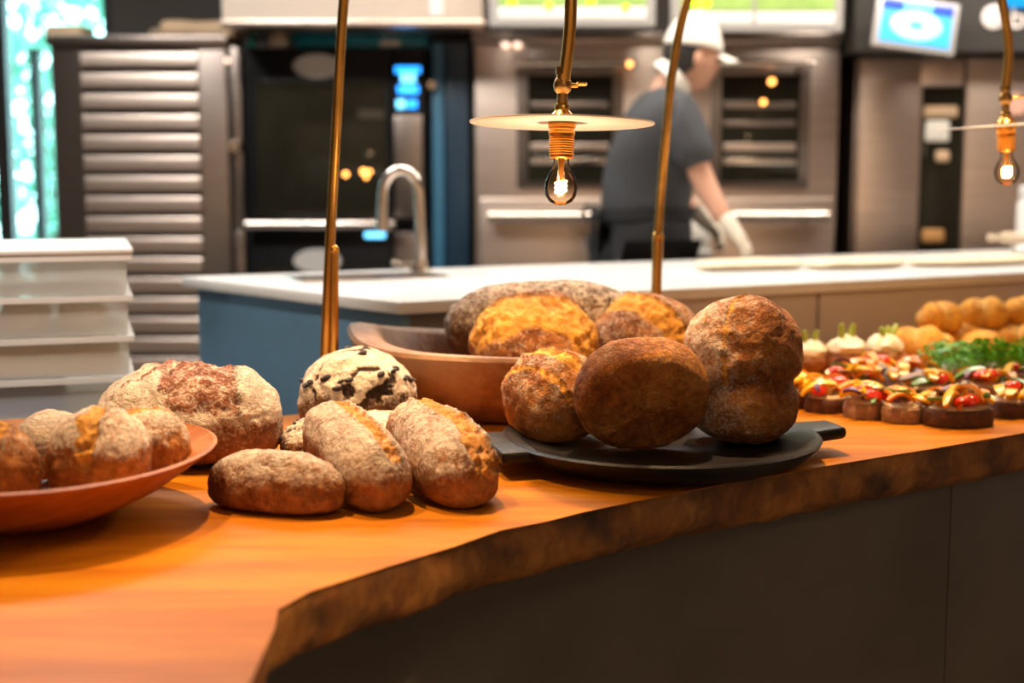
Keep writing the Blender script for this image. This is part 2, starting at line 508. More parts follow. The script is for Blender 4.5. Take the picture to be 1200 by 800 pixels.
# ------------------------------------------------------------------ the room
RX0, RX1, RY0, RY1, RZ = -3.6, 4.4, -2.4, 7.3, 2.95
struct('floor', MB().box(RX0, RX1, RY0, RY1, -0.08, 0), M['floor'])
struct('ceiling', MB().box(RX0, RX1, RY0, RY1, RZ, RZ + 0.1), M['ceil'])
WX0, WX1, WZ0, WZ1 = -3.3, P(131, 20, RY1).x, 0.12, 2.55
wb = MB()
wb.box(RX0, WX0, RY1, RY1 + 0.15, 0, RZ)
wb.box(WX1, RX1, RY1, RY1 + 0.15, 0, RZ)
wb.box(WX0, WX1, RY1, RY1 + 0.15, 0, WZ0)
wb.box(WX0, WX1, RY1, RY1 + 0.15, WZ1, RZ)
struct('wall_back', wb, M['wall'])
struct('wall_left', MB().box(RX0 - 0.15, RX0, RY0, RY1, 0, RZ), M['wall'])
struct('wall_right', MB().box(RX1, RX1 + 0.15, RY0, RY1, 0, RZ), M['wallrear'])
struct('wall_rear', MB().box(RX0, RX1, RY0 - 0.15, RY0, 0, RZ), M['wallrear'])
wf = MB()
xm = P(2, 150, RY1).x
for x0, x1 in ((WX0, WX0 + 0.06), (WX1 - 0.05, WX1), (xm - 0.045, xm + 0.03)):
    wf.box(x0, x1, RY1 + 0.02, RY1 + 0.10, WZ0, WZ1)
wf.box(WX0, WX1, RY1 + 0.02, RY1 + 0.10, WZ0, WZ0 + 0.07)
wf.box(WX0, WX1, RY1 + 0.02, RY1 + 0.10, WZ1 - 0.07, WZ1)
win = wf.build('window_1', M['frame'], None, False)
win['kind'] = 'structure'
MB().box(WX0 + 0.06, xm - 0.045, RY1 + 0.055, RY1 + 0.063, WZ0 + 0.07, WZ1 - 0.07).build('pane', M['pane'], win, False)
MB().box(xm + 0.03, WX1 - 0.05, RY1 + 0.055, RY1 + 0.063, WZ0 + 0.07, WZ1 - 0.07).build('pane', M['pane'], win, False)

# outdoors behind the window
struct('ground', MB().box(-9, 3, RY1 + 0.2, 16, -0.15, -0.05), M['ground'])


def leaf_cloud(rng, n, cx, cy, cz, rx, ry, rz, size):
    vs, fs = [], []
    for i in range(n):
        d = Vector((rng.gauss(0, 1), rng.gauss(0, 1), rng.gauss(0, 1))).normalized() * (rng.random() ** 0.4)
        c = Vector((cx + d.x * rx, cy + d.y * ry, cz + d.z * rz))
        a = Vector((rng.gauss(0, 1), rng.gauss(0, 1), rng.gauss(0, 1))).normalized()
        b_ = a.orthogonal().normalized()
        sz = size * rng.uniform(0.6, 1.3)
        k = len(vs)
        vs += [c + a * sz, c + b_ * sz * 0.45, c - a * sz, c - b_ * sz * 0.45]
        fs.append((k, k + 1, k + 2, k + 3))
    me = bpy.data.meshes.new('leaf_cloud')
    me.from_pydata([tuple(v) for v in vs], [], fs)
    return me


rng = random.Random(5)
t = thing('garden_tree', 'leafy green tree standing outside behind the window', 'tree', (-3.15, 9.6, -0.05))
me = leaf_cloud(rng, 2100, 0, 0, 2.0, 1.15, 0.8, 1.7, 0.075); me.materials.append(M['leaf'])
o = obj('foliage', me, t); o['kind'] = 'stuff'
MB().tube([(0, 0, 0), (0.03, 0.02, 0.8), (0.0, 0, 1.9)], [0.09, 0.07, 0.03], 10).build('trunk', M['trunk'], t)
p = P(41, 62, 8.0)
t = thing('garden_post', 'slim dark post standing outside close behind the window', 'post', (p.x, 8.0, -0.05))
MB().box(-0.028, 0.028, -0.03, 0.03, 0, p.z + 0.05, 0.006).build('post', M['frame'], t)
MB().box(-0.04, 0.04, -0.04, 0.04, p.z + 0.05, p.z + 0.075, 0.006).build('post_cap', M['frame'], t)


# ------------------------------------------------------------------ kitchen back line
YB = 6.3      # front plane of the appliances


def R(px0, py0, px1, py1, Y=YB):
    a, b_ = P(px0, (py0 + py1) / 2, Y), P(px1, (py0 + py1) / 2, Y)
    zt, zb = P((px0 + px1) / 2, py0, Y).z, P((px0 + px1) / 2, py1, Y).z
    return a.x, b_.x, zb, zt


# louvred steel cabinet
x0, x1, _, zt = R(62, 42, 268, 300)
cx = (x0 + x1) / 2
t = thing('louvred_cabinet', 'tall stainless steel cabinet with a stack of horizontal louvres beside the window', 'cabinet', (cx, YB, 0))
MB().box(x0 - cx, x1 - cx, 0.0, 0.7, 0.0, zt, 0.012).build('body', M['steel_dark'], t)
lx0, lx1, _, lz = R(97, 58, 232, 70)
MB().box(lx0 - cx, lx1 - cx, -0.006, 0.02, 0.12, lz).build('louvre_backing', M['black'], t)
MB().box(x0 - cx - 0.01, x1 - cx + 0.01, -0.03, 0.7, zt - 0.045, zt, 0.006).build('top_rail', M['steel_dark'], t)
pitch = (P(165, 58, YB).z - P(165, 82.4, YB).z)
slat = MB().tube([(lx0 - cx, 0, 0), (lx1 - cx, 0, 0)], 0.034, 20)
for v in slat.bm.verts:
    a_ = math.atan2(v.co.z, v.co.y)
    cz_, cy_ = math.sin(a_), math.cos(a_)
    v.co.z = math.copysign(abs(cz_) ** 0.45, cz_) * pitch * 0.385
    v.co.y = math.copysign(abs(cy_) ** 0.45, cy_) * 0.016 - 0.02 + v.co.z * 0.12
slat_me = slat.mesh('louvre', M['steel'])
k = 0
while lz - pitch * (k + 0.5) > 0.16:
    obj('louvre', slat_me, t, (0, -0.002, lz - pitch * (k + 0.5)))
    k += 1
for dz in (0.25, 0.9):
    pass
tc = M['paper']
a = P(235, 44, 6.5)
t = thing('bread_bag', 'crumpled kraft paper bag lying on top of the louvred cabinet', 'bag', (P(236, 40, 6.5).x, 6.55, zt))
bb = MB().box(-0.17, 0.17, -0.14, 0.14, 0.0, 0.075, 0.03, 3)
bmesh.ops.subdivide_edges(bb.bm, edges=bb.bm.edges[:], cuts=3, use_grid_fill=True)
for v in bb.bm.verts:
    v.co += Vector(mnoise.noise_vector(v.co * 9)) * 0.012
    v.co.z = max(v.co.z, 0.0)
bb.build('bag', tc, t)
MB().tube([(-0.19, -0.05, 0.02), (-0.22, 0.0, 0.03), (-0.18, 0.06, 0.02)], [0.018, 0.026, 0.016], 10).build('twisted_neck', tc, t)
t = thing('cardboard_box', 'small flat cardboard box on top of the louvred cabinet by the window', 'box', (P(82, 40, 6.5).x, 6.5, zt))
MB().box(-0.08, 0.08, -0.1, 0.1, 0, 0.05, 0.004).build('carton', M['paper'], t)
MB().box(-0.083, 0.083, -0.103, 0.103, 0.035, 0.055, 0.003).build('lid', M['paper'], t)

# combi oven, stacked pair
x0, x1, zb, zt = R(270, 55, 500, 268)
cx = (x0 + x1) / 2


def combi(x0, x1, zb, zt, label, upper):
    t = thing('combi_oven', label, 'oven', (cx, YB, zb), group=None)
    H = zt - zb
    a0, a1 = x0 - cx, x1 - cx
    MB().box(a0, a1, 0.03, 0.75, 0, H, 0.01).build('body', M['black'], t)
    MB().box(a0, a0 + 0.05, 0.0, 0.05, 0, H, 0.006).build('side_trim', M['steel_dark'], t)
    d0, d1 = R(292, 60, 459, 260)[:2]
    d0 -= cx; d1 -= cx
    dr = MB().box(d0, d1, -0.02, 0.03, 0.03, H - 0.012, 0.008).build('door', M['black'], t)
    w0, w1 = R(302, 94, 452, 250)[:2]
    wz1 = (P(377, 94, YB).z - zb) if upper else H - 0.17
    MB().box(w0 - cx, w1 - cx, -0.026, -0.018, 0.055, wz1, 0.003).build('door_window', M['blackglass'], dr)
    hz = 0.022 if upper else 0.06
    hb = MB().tube([(d0 - 0.01, -0.075, hz), (d1 + 0.015, -0.075, hz)], 0.021, 14)
    for hx in (d0 + 0.05, d1 - 0.05):
        hb.box(hx - 0.012, hx + 0.012, -0.075, -0.01, hz - 0.012, hz + 0.012)
    hb.build('handle', M['steel_bright'], dr)
    lx, lz_ = (P(373, 78, YB).x - cx, P(373, 78, YB).z - zb) if upper else (P(373, 305, YB).x - cx, H - 0.135)
    bd = MB().lathe([(0, 0), (0.105, 0), (0.105, 0.006), (0.092, 0.008), (0.09, 0.005), (0, 0.005)], 36, sy=0.5,
                    M=Matrix.Translation((lx, -0.027, lz_)) @ Matrix.Rotation(math.pi / 2, 4, 'X')).build('oval_badge', M['grey'], dr)
    p0, p1 = R(461, 60, 499, 260)[:2]
    MB().box(p0 - cx, p1 - cx, -0.01, 0.03, 0.03, H - 0.012, 0.005).build('control_panel', M['black'] if upper else M['steel_dark'], t)
    return t, cx


tz = zt
t, cx = combi(x0, x1, zb, zt, 'black glass combi oven with a blue display, stacked on another oven', True)
MB().box(P(462, 160, YB).x - cx, P(495, 160, YB).x - cx, -0.016, -0.008, P(478, 255, YB).z - zb, P(478, 135, YB).z - zb, 0.003).build('control_trim', M['steel_dark'], t)
disp = [(463, 78, 493, 86, 'blueled'), (470, 86, 487, 97, 'cyanled'), (466, 100, 491, 110, 'blueled'), (472, 103, 486, 108, 'cyanled'), (465, 117, 475, 127, 'cyanled'), (477, 117, 489, 127, 'blueled')]
for a0, b0, a1, b1, m_ in disp:
    q = R(a0, b0, a1, b1)
    MB().box(q[0] - cx, q[1] - cx, -0.014, -0.009, q[2] - zb, q[3] - zb, 0.002).build('display', M[m_], t)
for px, py, m_, r_ in ((267, 71, 'whiteled', 0.010), (276, 172, 'steel_bright', 0.03), (506, 100, 'steel_bright', 0.022)):
    q = P(px, py, YB)
    MB().lathe([(0, 0.03), (r_ * 0.8, 0.03), (r_, 0.02), (r_, 0), (0, 0)], 20, M=Matrix.Translation((q.x - cx, 0.0, q.z - zb)) @ Matrix.Rotation(math.pi / 2, 4, 'X')).build('knob', M[m_], t)
for px, py, r_ in ((406, 204, 0.011), (427, 201, 0.013), (434, 201, 0.009), (430, 207, 0.009)):  # glowing dots laid on the door glass as glints
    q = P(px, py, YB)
    MB().lathe([(0, 0.012), (r_ * 0.7, 0.01), (r_, 0.004), (r_, 0), (0, 0)], 16, M=Matrix.Translation((q.x - cx, -0.026, q.z - zb)) @ Matrix.Rotation(math.pi / 2, 4, 'X')).build('glow_dot', M['orangeglow'], t)
# the oven below
t2, cx = combi(x0, x1, 0.32, zb - 0.005, 'lower black combi oven with a blue pilot light, under the upper one', False)
q = P(440, 275, YB)
MB().box(q.x - cx - 0.045, q.x - cx + 0.045, -0.03, -0.018, q.z - 0.32 - 0.012, q.z - 0.32 + 0.012, 0.005).build('pilot_light', M['cyanled'], t2)
o = MB()
for sx in (x0 - cx + 0.06, x1 - cx - 0.06):
    for sy in (0.1, 0.68):
        o.box(sx - 0.025, sx + 0.025, sy - 0.025, sy + 0.025, -0.32, 0.0)
o.box(x0 - cx + 0.03, x1 - cx - 0.03, 0.06, 0.72, -0.12, -0.08)
o.build('stand', M['steel_dark'], t2)

# things on top of the combi oven
t = thing('teal_crate', 'flat teal plastic crate lying on top of the combi oven', 'crate', (P(428, 50, 6.55).x, 6.55, tz))
MB().box(-0.30, 0.30, -0.16, 0.16, 0, 0.044, 0.01).build('crate', M['tealbox'], t)
MB().box(-0.31, 0.31, -0.17, 0.17, 0.044, 0.056, 0.005).build('rim', M['tealbox'], t)
MB().box(0.08, 0.17, -0.172, -0.155, 0.008, 0.038, 0.006).build('tag', M['white'], t)
t = thing('cream_jar', 'squat cream jar on top of the combi oven, next to the louvred cabinet', 'jar', (P(327, 50, 6.45).x, 6.45, tz))
MB().lathe([(0, 0), (0.045, 0), (0.053, 0.015), (0.05, 0.036), (0.04, 0.046), (0, 0.046)], 24).build('jar', M['cap'], t)
MB().lathe([(0, 0.046), (0.042, 0.046), (0.042, 0.057), (0, 0.058)], 24).build('lid', M['paper'], t)
t = thing('green_jar', 'tiny teal glass jar on the combi oven beside the cream jar', 'jar', (P(295, 50, 6.45).x, 6.45, tz))
MB().lathe([(0, 0), (0.018, 0), (0.02, 0.012), (0.02, 0.038), (0.014, 0.046), (0, 0.046)], 20).build('jar', mat('teal_glass', (0.03, 0.42, 0.36), 0.2), t)
MB().lathe([(0, 0.046), (0.016, 0.046), (0.016, 0.056), (0, 0.056)], 20).build('lid', M['black'], t)

# navy column right of the oven
x0, x1, _, zt = R(503, 42, 552, 320)
cx = (x0 + x1) / 2
t = thing('navy_column', 'narrow dark navy tall cabinet between the combi oven and deck oven', 'cabinet', (cx, YB, 0))
MB().box(x0 - cx, x1 - cx, 0.02, 0.75, 0, zt, 0.006).build('body', M['black'], t)
q = R(507, 40, 520, 320)
MB().box(q[0] - cx, q[1] - cx, 0.0, 0.03, 0.1, zt - 0.03, 0.005).build('edge_strip', mat('blue_strip', (0.03, 0.12, 0.20), 0.35), t)
MB().box(q[1] - cx + 0.008, x1 - cx - 0.01, 0.0, 0.03, 0.1, zt - 0.03, 0.005).build('door', M['navy'], t)

# hood panel above the combi oven
x0, x1, zb, zt = R(258, -120, 566, 25, 6.0)
cx = (x0 + x1) / 2
t = thing('extractor_hood', 'pale beige extractor hood hanging over the combi oven', 'hood', (cx, 6.0, zb))
MB().box(x0 - cx, x1 - cx, 0, 0.9, 0, RZ - zb - 0.005, 0.01).build('canopy', M['hood'], t)
q = R(503, 0, 520, 24, 6.0)
MB().box(q[0] - cx, q[1] - cx, -0.012, 0.01, 0.02, 0.5, 0.004).build('light_strip', M['white'], t)
MB().box(x0 - cx - 0.006, x1 - cx + 0.006, -0.012, 0.91, -0.02, 0.004, 0.004).build('lower_lip', M['steel'], t)

# deck oven
x0, x1, _, zt = R(556, 38, 982, 300)
cx = (x0 + x1) / 2
t = thing('deck_oven', 'wide stainless steel deck oven with dark glass doors behind the baker', 'oven', (cx, YB, 0))
MB().box(x0 - cx, x1 - cx, 0.0, 0.75, 0, zt, 0.012).build('body', M['steel'], t)
MB().box(x0 - cx - 0.01, x1 - cx + 0.01, -0.03, 0.76, zt - 0.05, zt - 0.001, 0.008).build('top_plate', M['steel_dark'], t)
for (a0, a1) in ((606, 730), (832, 948)):
    q = R(a0, 70, a1, 220)
    fr_ = MB().box(q[0] - cx, q[1] - cx, -0.02, 0.0, q[2], q[3], 0.006).build('oven_door', M['steel_dark'], t)
    q2 = R(a0 + 12, 88, a1 - 12, 212)
    ob = MB().box(q2[0] - cx, q2[1] - cx, -0.026, -0.018, q2[2], q2[3], 0.003).build('door_glass', M['blackglass'], fr_)
    for py, hh, m_ in ((120, 7, 'steel_dark'), (142, 6, 'steel_dark'), (168, 9, 'steel'), (185, 8, 'steel_bright')):
        q3 = R(a0 + 15, py, a1 - 17, py + hh)
        MB().box(q3[0] - cx, q3[1] - cx, -0.031, -0.024, q3[2], q3[3], 0.002).build('deck_shelf', M[m_], fr_)
    q = R(a0 - 3, 72, a1 + 3, 80)
    MB().tube([(q[0] - cx, -0.07, (q[2] + q[3]) / 2), (q[1] - cx, -0.07, (q[2] + q[3]) / 2)], 0.014, 12).box(q[0] - cx + 0.03, q[0] - cx + 0.05, -0.07, -0.01, q[2], q[3]).box(q[1] - cx - 0.05, q[1] - cx - 0.03, -0.07, -0.01, q[2], q[3]).build('door_handle', M['steel_bright'], fr_)
for (a0, a1) in ((562, 775), (790, 975)):
    q = R(a0, 232, a1, 300)
    MB().box(q[0] - cx, q[1] - cx, -0.025, 0.0, 0.1, q[3], 0.008).build('lower_door', M['steel'], t)
    q = R(a0 + 10, 243, a1 - 10, 262)
    MB().tube([(q[0] - cx, -0.08, (q[2] + q[3]) / 2), (q[1] - cx, -0.08, (q[2] + q[3]) / 2)], 0.026, 14).box(q[0] - cx + 0.06, q[0] - cx + 0.09, -0.08, -0.01, q[2] + 0.02, q[3] - 0.02).box(q[1] - cx - 0.09, q[1] - cx - 0.06, -0.08, -0.01, q[2] + 0.02, q[3] - 0.02).build('pull_bar', M['steel_bright'], t)
for px, py, r_, m_ in ((737, 75, 0.032, 'steel_bright'), (592, 51, 0.018, 'whiteled'), (606, 51, 0.018, 'whiteled'), (737, 76, 0.010, 'orangeglow'), (903, 96, 0.013, 'orangeglow'), (893, 120, 0.011, 'orangeglow')):
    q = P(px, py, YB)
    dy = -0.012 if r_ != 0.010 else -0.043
    if px in (903, 893): dy = -0.03  # these two glowing dots stand in for bulb reflections in the glass
    MB().lathe([(0, 0.03), (r_ * 0.8, 0.028), (r_, 0.02), (r_, 0), (0, 0)], 20, M=Matrix.Translation((q.x - cx, dy + 0.012, q.z)) @ Matrix.Rotation(math.pi / 2, 4, 'X')).build('knob' if m_ == 'steel_bright' else 'glow_dot', M[m_], t)

# menu boards hanging at the top


def menu_board(px0, px1, py1, label, dots, splits):
    Y = 5.95
    a = P(px0, py1, Y); b_ = P(px1, py1, Y)
    cx = (a.x + b_.x) / 2
    w = (b_.x - a.x) / 2
    t = thing('menu_board', label, 'screen', (cx, Y, a.z), group=None)
    Hh = 0.46
    MB().box(-w, w, 0, 0.05, 0, Hh, 0.008).build('frame', M['grey'], t)
    n = len(splits) - 1
    for i in range(n):
        s0 = -w + 0.03 + (2 * w - 0.06) * splits[i] + 0.008
        s1 = -w + 0.03 + (2 * w - 0.06) * splits[i + 1] - 0.008
        MB().box(s0, s1, -0.005, 0.01, 0.085, Hh - 0.03, 0.002).build('screen', M['screengreen'], t)
        MB().box(s0, s1, -0.005, 0.01, 0.03, 0.078, 0.002).build('caption_strip', M['screenwhite'], t)
    for dx, dy in dots:
        q = P(dx, dy, Y)
        MB().lathe([(0, 0.006), (0.015, 0.005), (0.015, 0), (0, 0)], 16, M=Matrix.Translation((q.x - cx, -0.005, q.z - a.z)) @ Matrix.Rotation(math.pi / 2, 4, 'X')).build('status_dot', M['greenled'], t)
    MB().box(-0.02, 0.02, 0.02, 0.06, Hh, RZ - a.z - 0.004).build('hanger', M['frame'], t)
    return t


menu_board(573, 768, 31, 'pale framed green menu screen hanging next to the beige hood', [(600, 3), (643, 8), (692, 3), (733, 10)], (0, 1))
menu_board(786, 988, 37, 'pale framed two-part green menu screen hanging above the baker', [(815, 4), (828, 4)], (0, 0.48, 1))

# right hand steel fridge
x0, x1, _, zt = R(1000, 65, 1330, 300)
cx = (x0 + x1) / 2
t = thing('steel_fridge', 'tall stainless steel fridge with a narrow dark glass slot', 'fridge', (cx, YB, 0))
MB().box(x0 - cx, x1 - cx, 0.02, 0.75, 0, zt, 0.012).build('body', M['steel_dark'], t)
q = R(1004, 66, 1077, 300)
MB().box(q[0] - cx, q[1] - cx, -0.02, 0.02, 0.1, zt - 0.01, 0.008).build('door', M['steel'], t)
q = R(1128, 66, 1325, 300)
MB().box(q[0] - cx, q[1] - cx, -0.02, 0.02, 0.1, zt - 0.01, 0.008).build('door', M['steel'], t)
qa = R(1077, 66, 1128, 100)
MB().box(qa[0] - cx, qa[1] - cx, -0.02, 0.02, qa[2], zt - 0.01, 0.004).build('slot_header', M['steel'], t)
q = R(1079, 102, 1126, 300)
sl = MB().box(q[0] - cx, q[1] - cx, 0.002, 0.02, 0.1, q[3], 0.002).build('glass_slot', M['blackglass'], t)
for (a0, b0, a1, b1, m_) in ((1082, 124, 1122, 138, 'paper'), (1084, 141, 1112, 166, 'cap'), (1096, 176, 1112, 190, 'paper'), (1080, 268, 1106, 284, 'orangewood')):
    if m_ == 'orangewood': m2 = mat('amber_bread', (0.5, 0.25, 0.08), 0.6)
    else: m2 = M[m_]
    q = R(a0, b0, a1, b1)
    MB().box(q[0] - cx, q[1] - cx, -0.012, 0.004, q[2], q[3], 0.012, 3).build('shelf_item', m2, sl)
q = P(1188, 124, YB)
MB().lathe([(0, 0.03), (0.04, 0.028), (0.05, 0.015), (0.05, 0), (0, 0)], 24, M=Matrix.Translation((q.x - cx, -0.015, q.z)) @ Matrix.Rotation(math.pi / 2, 4, 'X')).build('door_lock', mat('pink_knob', (0.75, 0.42, 0.32), 0.4), t)

# sign fascia above fridge with blue monitor and lettering
x0, x1, zb, zt2 = R(1003, -140, 1330, 60, 6.15)
cx = (x0 + x1) / 2
t = thing('sign_fascia', 'dark grey fascia board carrying pale lettering above the fridge', 'sign', (cx, 6.15, zb))
MB().box(x0 - cx, x1 - cx, 0, 0.85, 0, RZ - zb - 0.005, 0.006).build('board', mat('fascia_grey', (0.06, 0.058, 0.055), 0.5, 0, 0.1, 3), t)
q = P(1164, 20, 6.15)
MB().lathe([(0, 0.012), (0.042, 0.012), (0.05, 0.008), (0.05, 0), (0, 0)], 32, M=Matrix.Translation((q.x - cx, -0.002, q.z - zb)) @ Matrix.Rotation(math.pi / 2, 4, 'X')).build('round_emblem', M['sign'], t)
MB().lathe([(0.022, 0.016), (0.028, 0.016), (0.028, 0.012), (0.022, 0.012)], 32, closed=True, M=Matrix.Translation((q.x - cx + 0.008, -0.002, q.z - zb)) @ Matrix.Rotation(math.pi / 2, 4, 'X')).build('emblem_ring', M['grey'], t)
q = P(1183, 23, 6.15)
text('lettering', 'bu', 0.13, M['sign'], t, (q.x - cx, -0.004, q.z - zb + 0.004), (math.pi / 2, 0, 0), 0.004, 'LEFT')
q = R(1180, -30, 1330, 8, 6.1)
MB().box(q[0] - cx, q[1] - cx, -0.03, 0.0, q[2] - zb, q[3] - zb, 0.004).build('blue_sign_panel', mat('blue_sign', (0.0, 0.22, 0.55), 0.4, emit=(0.0, 0.25, 0.7), estr=0.6), t)

q = R(1024, -5, 1122, 58, 5.95)
cx = (q[0] + q[1]) / 2
t = thing('blue_monitor', 'small tilted monitor showing a bright blue picture, above the fridge', 'screen', (cx, 5.98, q[2]))
w = (q[1] - q[0]) / 2
hh = q[3] - q[2]
Mt = Matrix.Rotation(math.radians(-9), 4, 'X') @ Matrix.Rotation(math.radians(8), 4, 'Y')
MB().box(-w, w, 0, 0.035, 0, hh, 0.006, M=Mt).build('casing', M['grey'], t)
MB().box(-w + 0.025, w - 0.025, -0.005, 0.005, 0.022, hh - 0.015, 0.002, M=Mt).build('screen', M['screenblue'], t)
MB().lathe([(0, 0.004), (0.105, 0.003), (0.11, 0), (0, 0)], 32, sy=0.55, M=Mt @ Matrix.Translation((0, -0.004, hh * 0.47)) @ Matrix.Rotation(math.pi / 2, 4, 'X')).build('picture_oval', M['screenpale'], t)
MB().box(-w + 0.025, -0.06, -0.008, 0.002, hh - 0.06, hh - 0.017, 0.001, M=Mt).build('picture_corner', M['screennavy'], t)
MB().box(0.06, w - 0.025, -0.008, 0.002, hh - 0.06, hh - 0.017, 0.001, M=Mt).build('picture_corner', M['screennavy'], t)
MB().lathe([(0, 0.004), (0.03, 0.003), (0.032, 0), (0, 0)], 24, sy=0.5, M=Mt @ Matrix.Translation((0, -0.009, hh * 0.47)) @ Matrix.Rotation(math.pi / 2, 4, 'X')).build('picture_centre', M['screenblue'], t)
MB().box(-0.03, 0.03, 0.03, 0.165, hh * 0.5 - 0.03, hh * 0.5 + 0.03).build('bracket', M['frame'], t)


# ------------------------------------------------------------------ island
ZI = 0.915
A = G(467, 354, ZI); B = G(212, 324, ZI); D = G(1200, 319, ZI); E = G(1200, 291.5, ZI)
u1 = (D - A).normalized(); u2 = (E - B).normalized()
D2 = D + u1 * 1.5; E2 = E + u2 * 1.4
poly = [A, D2, E2, B]
cen = (A + B + D2 + E2) / 4
t = thing('kitchen_island', 'long kitchen island with a white marble top and blue-grey end', 'island', (cen.x, cen.y, 0))
pl = [(p_.x - cen.x, p_.y - cen.y) for p_ in poly]
MB().prism(pl, ZI - 0.03, ZI, 0.003).build('worktop', M['marble'], t)


def inset(pl, d):
    out = []
    n = len(pl)
    for i in range(n):
        p0, p1, p2 = Vector(pl[i - 1]), Vector(pl[i]), Vector(pl[(i + 1) % n])
        e1 = (p1 - p0).normalized(); e2 = (p2 - p1).normalized()
        n1 = Vector((-e1.y, e1.x)); n2 = Vector((-e2.y, e2.x))
        k_ = (n1 + n2).normalized()
        out.append(p1 + k_ * (d / max(0.3, k_.dot(n1))))
    return [(v.x, v.y) for v in out]


pin = inset(pl, 0.06)
MB().prism(pin, 0.10, ZI - 0.03).build('carcass', M['islandgrey'], t, False)
MB().prism(inset(pl, 0.12), 0.0, 0.10).build('plinth', M['black'], t, False)


def face_panel(a, b, s0, s1, z0, z1, out, th, m, name):
    a = Vector(a); b = Vector(b)
    d = (b - a)
    L = d.length
    d.normalize()
    nrm = Vector((d.y, -d.x))
    p0 = a + d * s0 * L; p1 = a + d * s1 * L
    q = [p0 + nrm * out, p1 + nrm * out, p1 + nrm * (out - th), p0 + nrm * (out - th)]
    return MB().prism([(v.x, v.y) for v in q], z0, z1, 0.003).build(name, m, t)


ip = inset(pl, 0.03)
face_panel(ip[3], ip[0], 0.0, 1.0, 0.12, ZI - 0.035, 0.0, 0.025, M['islandblue'], 'end_panel')
for s0, s1 in ((0.10, 0.36), (0.363, 0.66), (0.663, 0.99)):
    face_panel(ip[0], ip[1], s0, s1, 0.12, ZI - 0.035, 0.0, 0.025, M['islandbeige'], 'front_panel')
# sink and faucet in the island top
s = G(430, 325, ZI)
ang = math.atan2(u1.y, u1.x)
sk = MB()
sk.box(-0.22, 0.22, -0.11, 0.11, 0.0, 0.004, 0.001)
o = sk.build('sink_rim', M['steel_bright'], t, True, (s.x - cen.x, s.y - cen.y, ZI))
o.rotation_euler = (0, 0, ang)
o = MB().box(-0.20, 0.20, -0.09, 0.09, 0.003, 0.006, 0.001).build('sink_basin', M['steel_dark'], t, True, (s.x - cen.x, s.y - cen.y, ZI))
o.rotation_euler = (0, 0, ang)

f = G(493, 319, ZI)
t = thing('faucet', 'tall steel gooseneck faucet rising from the island', 'faucet', (f.x, f.y, ZI))
arc = [(0, 0, 0.03), (0, 0, 0.12), (-0.003, 0, 0.215)] + [(-0.058 + 0.055 * math.cos(a_), 0, 0.235 + 0.075 * math.sin(a_)) for a_ in np.linspace(0, math.pi, 14)] + [(-0.115, 0, 0.19), (-0.114, 0, 0.15)]
MB().tube(arc, 0.0165, 14).build('spout', M['steel_bright'], t)
MB().tube([(-0.1145, 0, 0.165), (-0.114, 0, 0.125)], 0.021, 14).build('nozzle', M['steel_bright'], t)
MB().lathe([(0, 0), (0.034, 0), (0.034, 0.008), (0.024, 0.012), (0.022, 0.04), (0, 0.042)], 24).build('base', M['steel_bright'], t)
MB().tube([(0, 0, 0.022), (-0.05, -0.02, 0.024), (-0.085, -0.03, 0.035)], [0.012, 0.009, 0.008], 10).build('lever', M['steel_bright'], t)

# dough strips lying on island
dm = M['dough']
for k, (pa, pb, yy) in enumerate((((817, 938), None, 316), ((945, 1056), None, 314), ((1063, 1215), None, 311))):
    a = G(pa[0], yy + 1.5, ZI); b_ = G(pa[1], yy - 3, ZI)
    c_ = (a + b_) / 2
    d = b_ - a
    L = d.length
    lab = ['flat raw dough strip on the island, ending nearest the baker', 'flat raw dough strip lying between two other strips on the island', 'long flat raw dough strip on the island in front of the white tub'][k]
    mb = MB()
    bmesh.ops.create_uvsphere(mb.bm, u_segments=40, v_segments=20, radius=1)
    for v in mb.bm.verts:
        co = v.co.copy()
        v.co.x = math.copysign(abs(co.x) ** 0.6, co.x) * L / 2
        v.co.y = co.y * (0.085 + 0.012 * math.sin(co.x * 5 + k))
        v.co.z = 0.016 + max(-0.016, co.z * 0.018) + 0.004 * mnoise.noise(Vector((v.co.x * 12, v.co.y * 12, k)))
        v.co.z = max(v.co.z, 0)
    o = mb.build('dough_strip', dm, None, True, (c_.x, c_.y, ZI))
    o.rotation_euler = (0, 0, math.atan2(d.y, d.x))
    tag(o, lab, 'dough', 'dough strips on the island')

# tub, cloth, rolling pin
f = G(1203, 291, ZI)
t = thing('white_tub', 'white plastic tub with a blue label standing on the island', 'tub', (f.x + 0.02, f.y - 0.06, ZI))
tubp = [(0, 0), (0.075, 0), (0.083, 0.01), (0.083, 0.17), (0.074, 0.195), (0.07, 0.20), (0, 0.20)]
MB().lathe(tubp, 32).build('body', M['white'], t)
MB().lathe([(0, 0.20), (0.076, 0.20), (0.078, 0.205), (0.078, 0.238), (0.072, 0.243), (0, 0.244)], 32).build('screw_lid', M['white'], t)
lab = MB()
for z0, z1, a0, a1, m_ in ((0.055, 0.105, -2.0, -1.1, 'label'), (0.115, 0.155, -2.0, -1.1, 'redlabel')):
    mb = MB(); n = 10; rr = 0.0842
    v0 = [mb.bm.verts.new((rr * math.cos(a0 + (a1 - a0) * i / n), rr * math.sin(a0 + (a1 - a0) * i / n), z0)) for i in range(n + 1)]
    v1 = [mb.bm.verts.new((rr * math.cos(a0 + (a1 - a0) * i / n), rr * math.sin(a0 + (a1 - a0) * i / n), z1)) for i in range(n + 1)]
    for i in range(n): mb.bm.faces.new((v0[i], v0[i + 1], v1[i + 1], v1[i]))
    mb.build('label', M[m_], t)
lab.bm.free()
f2 = G(1205, 297, ZI)
o = MB().box(-0.10, 0.14, -0.05, 0.05, 0, 0.035, 0.014, 3)
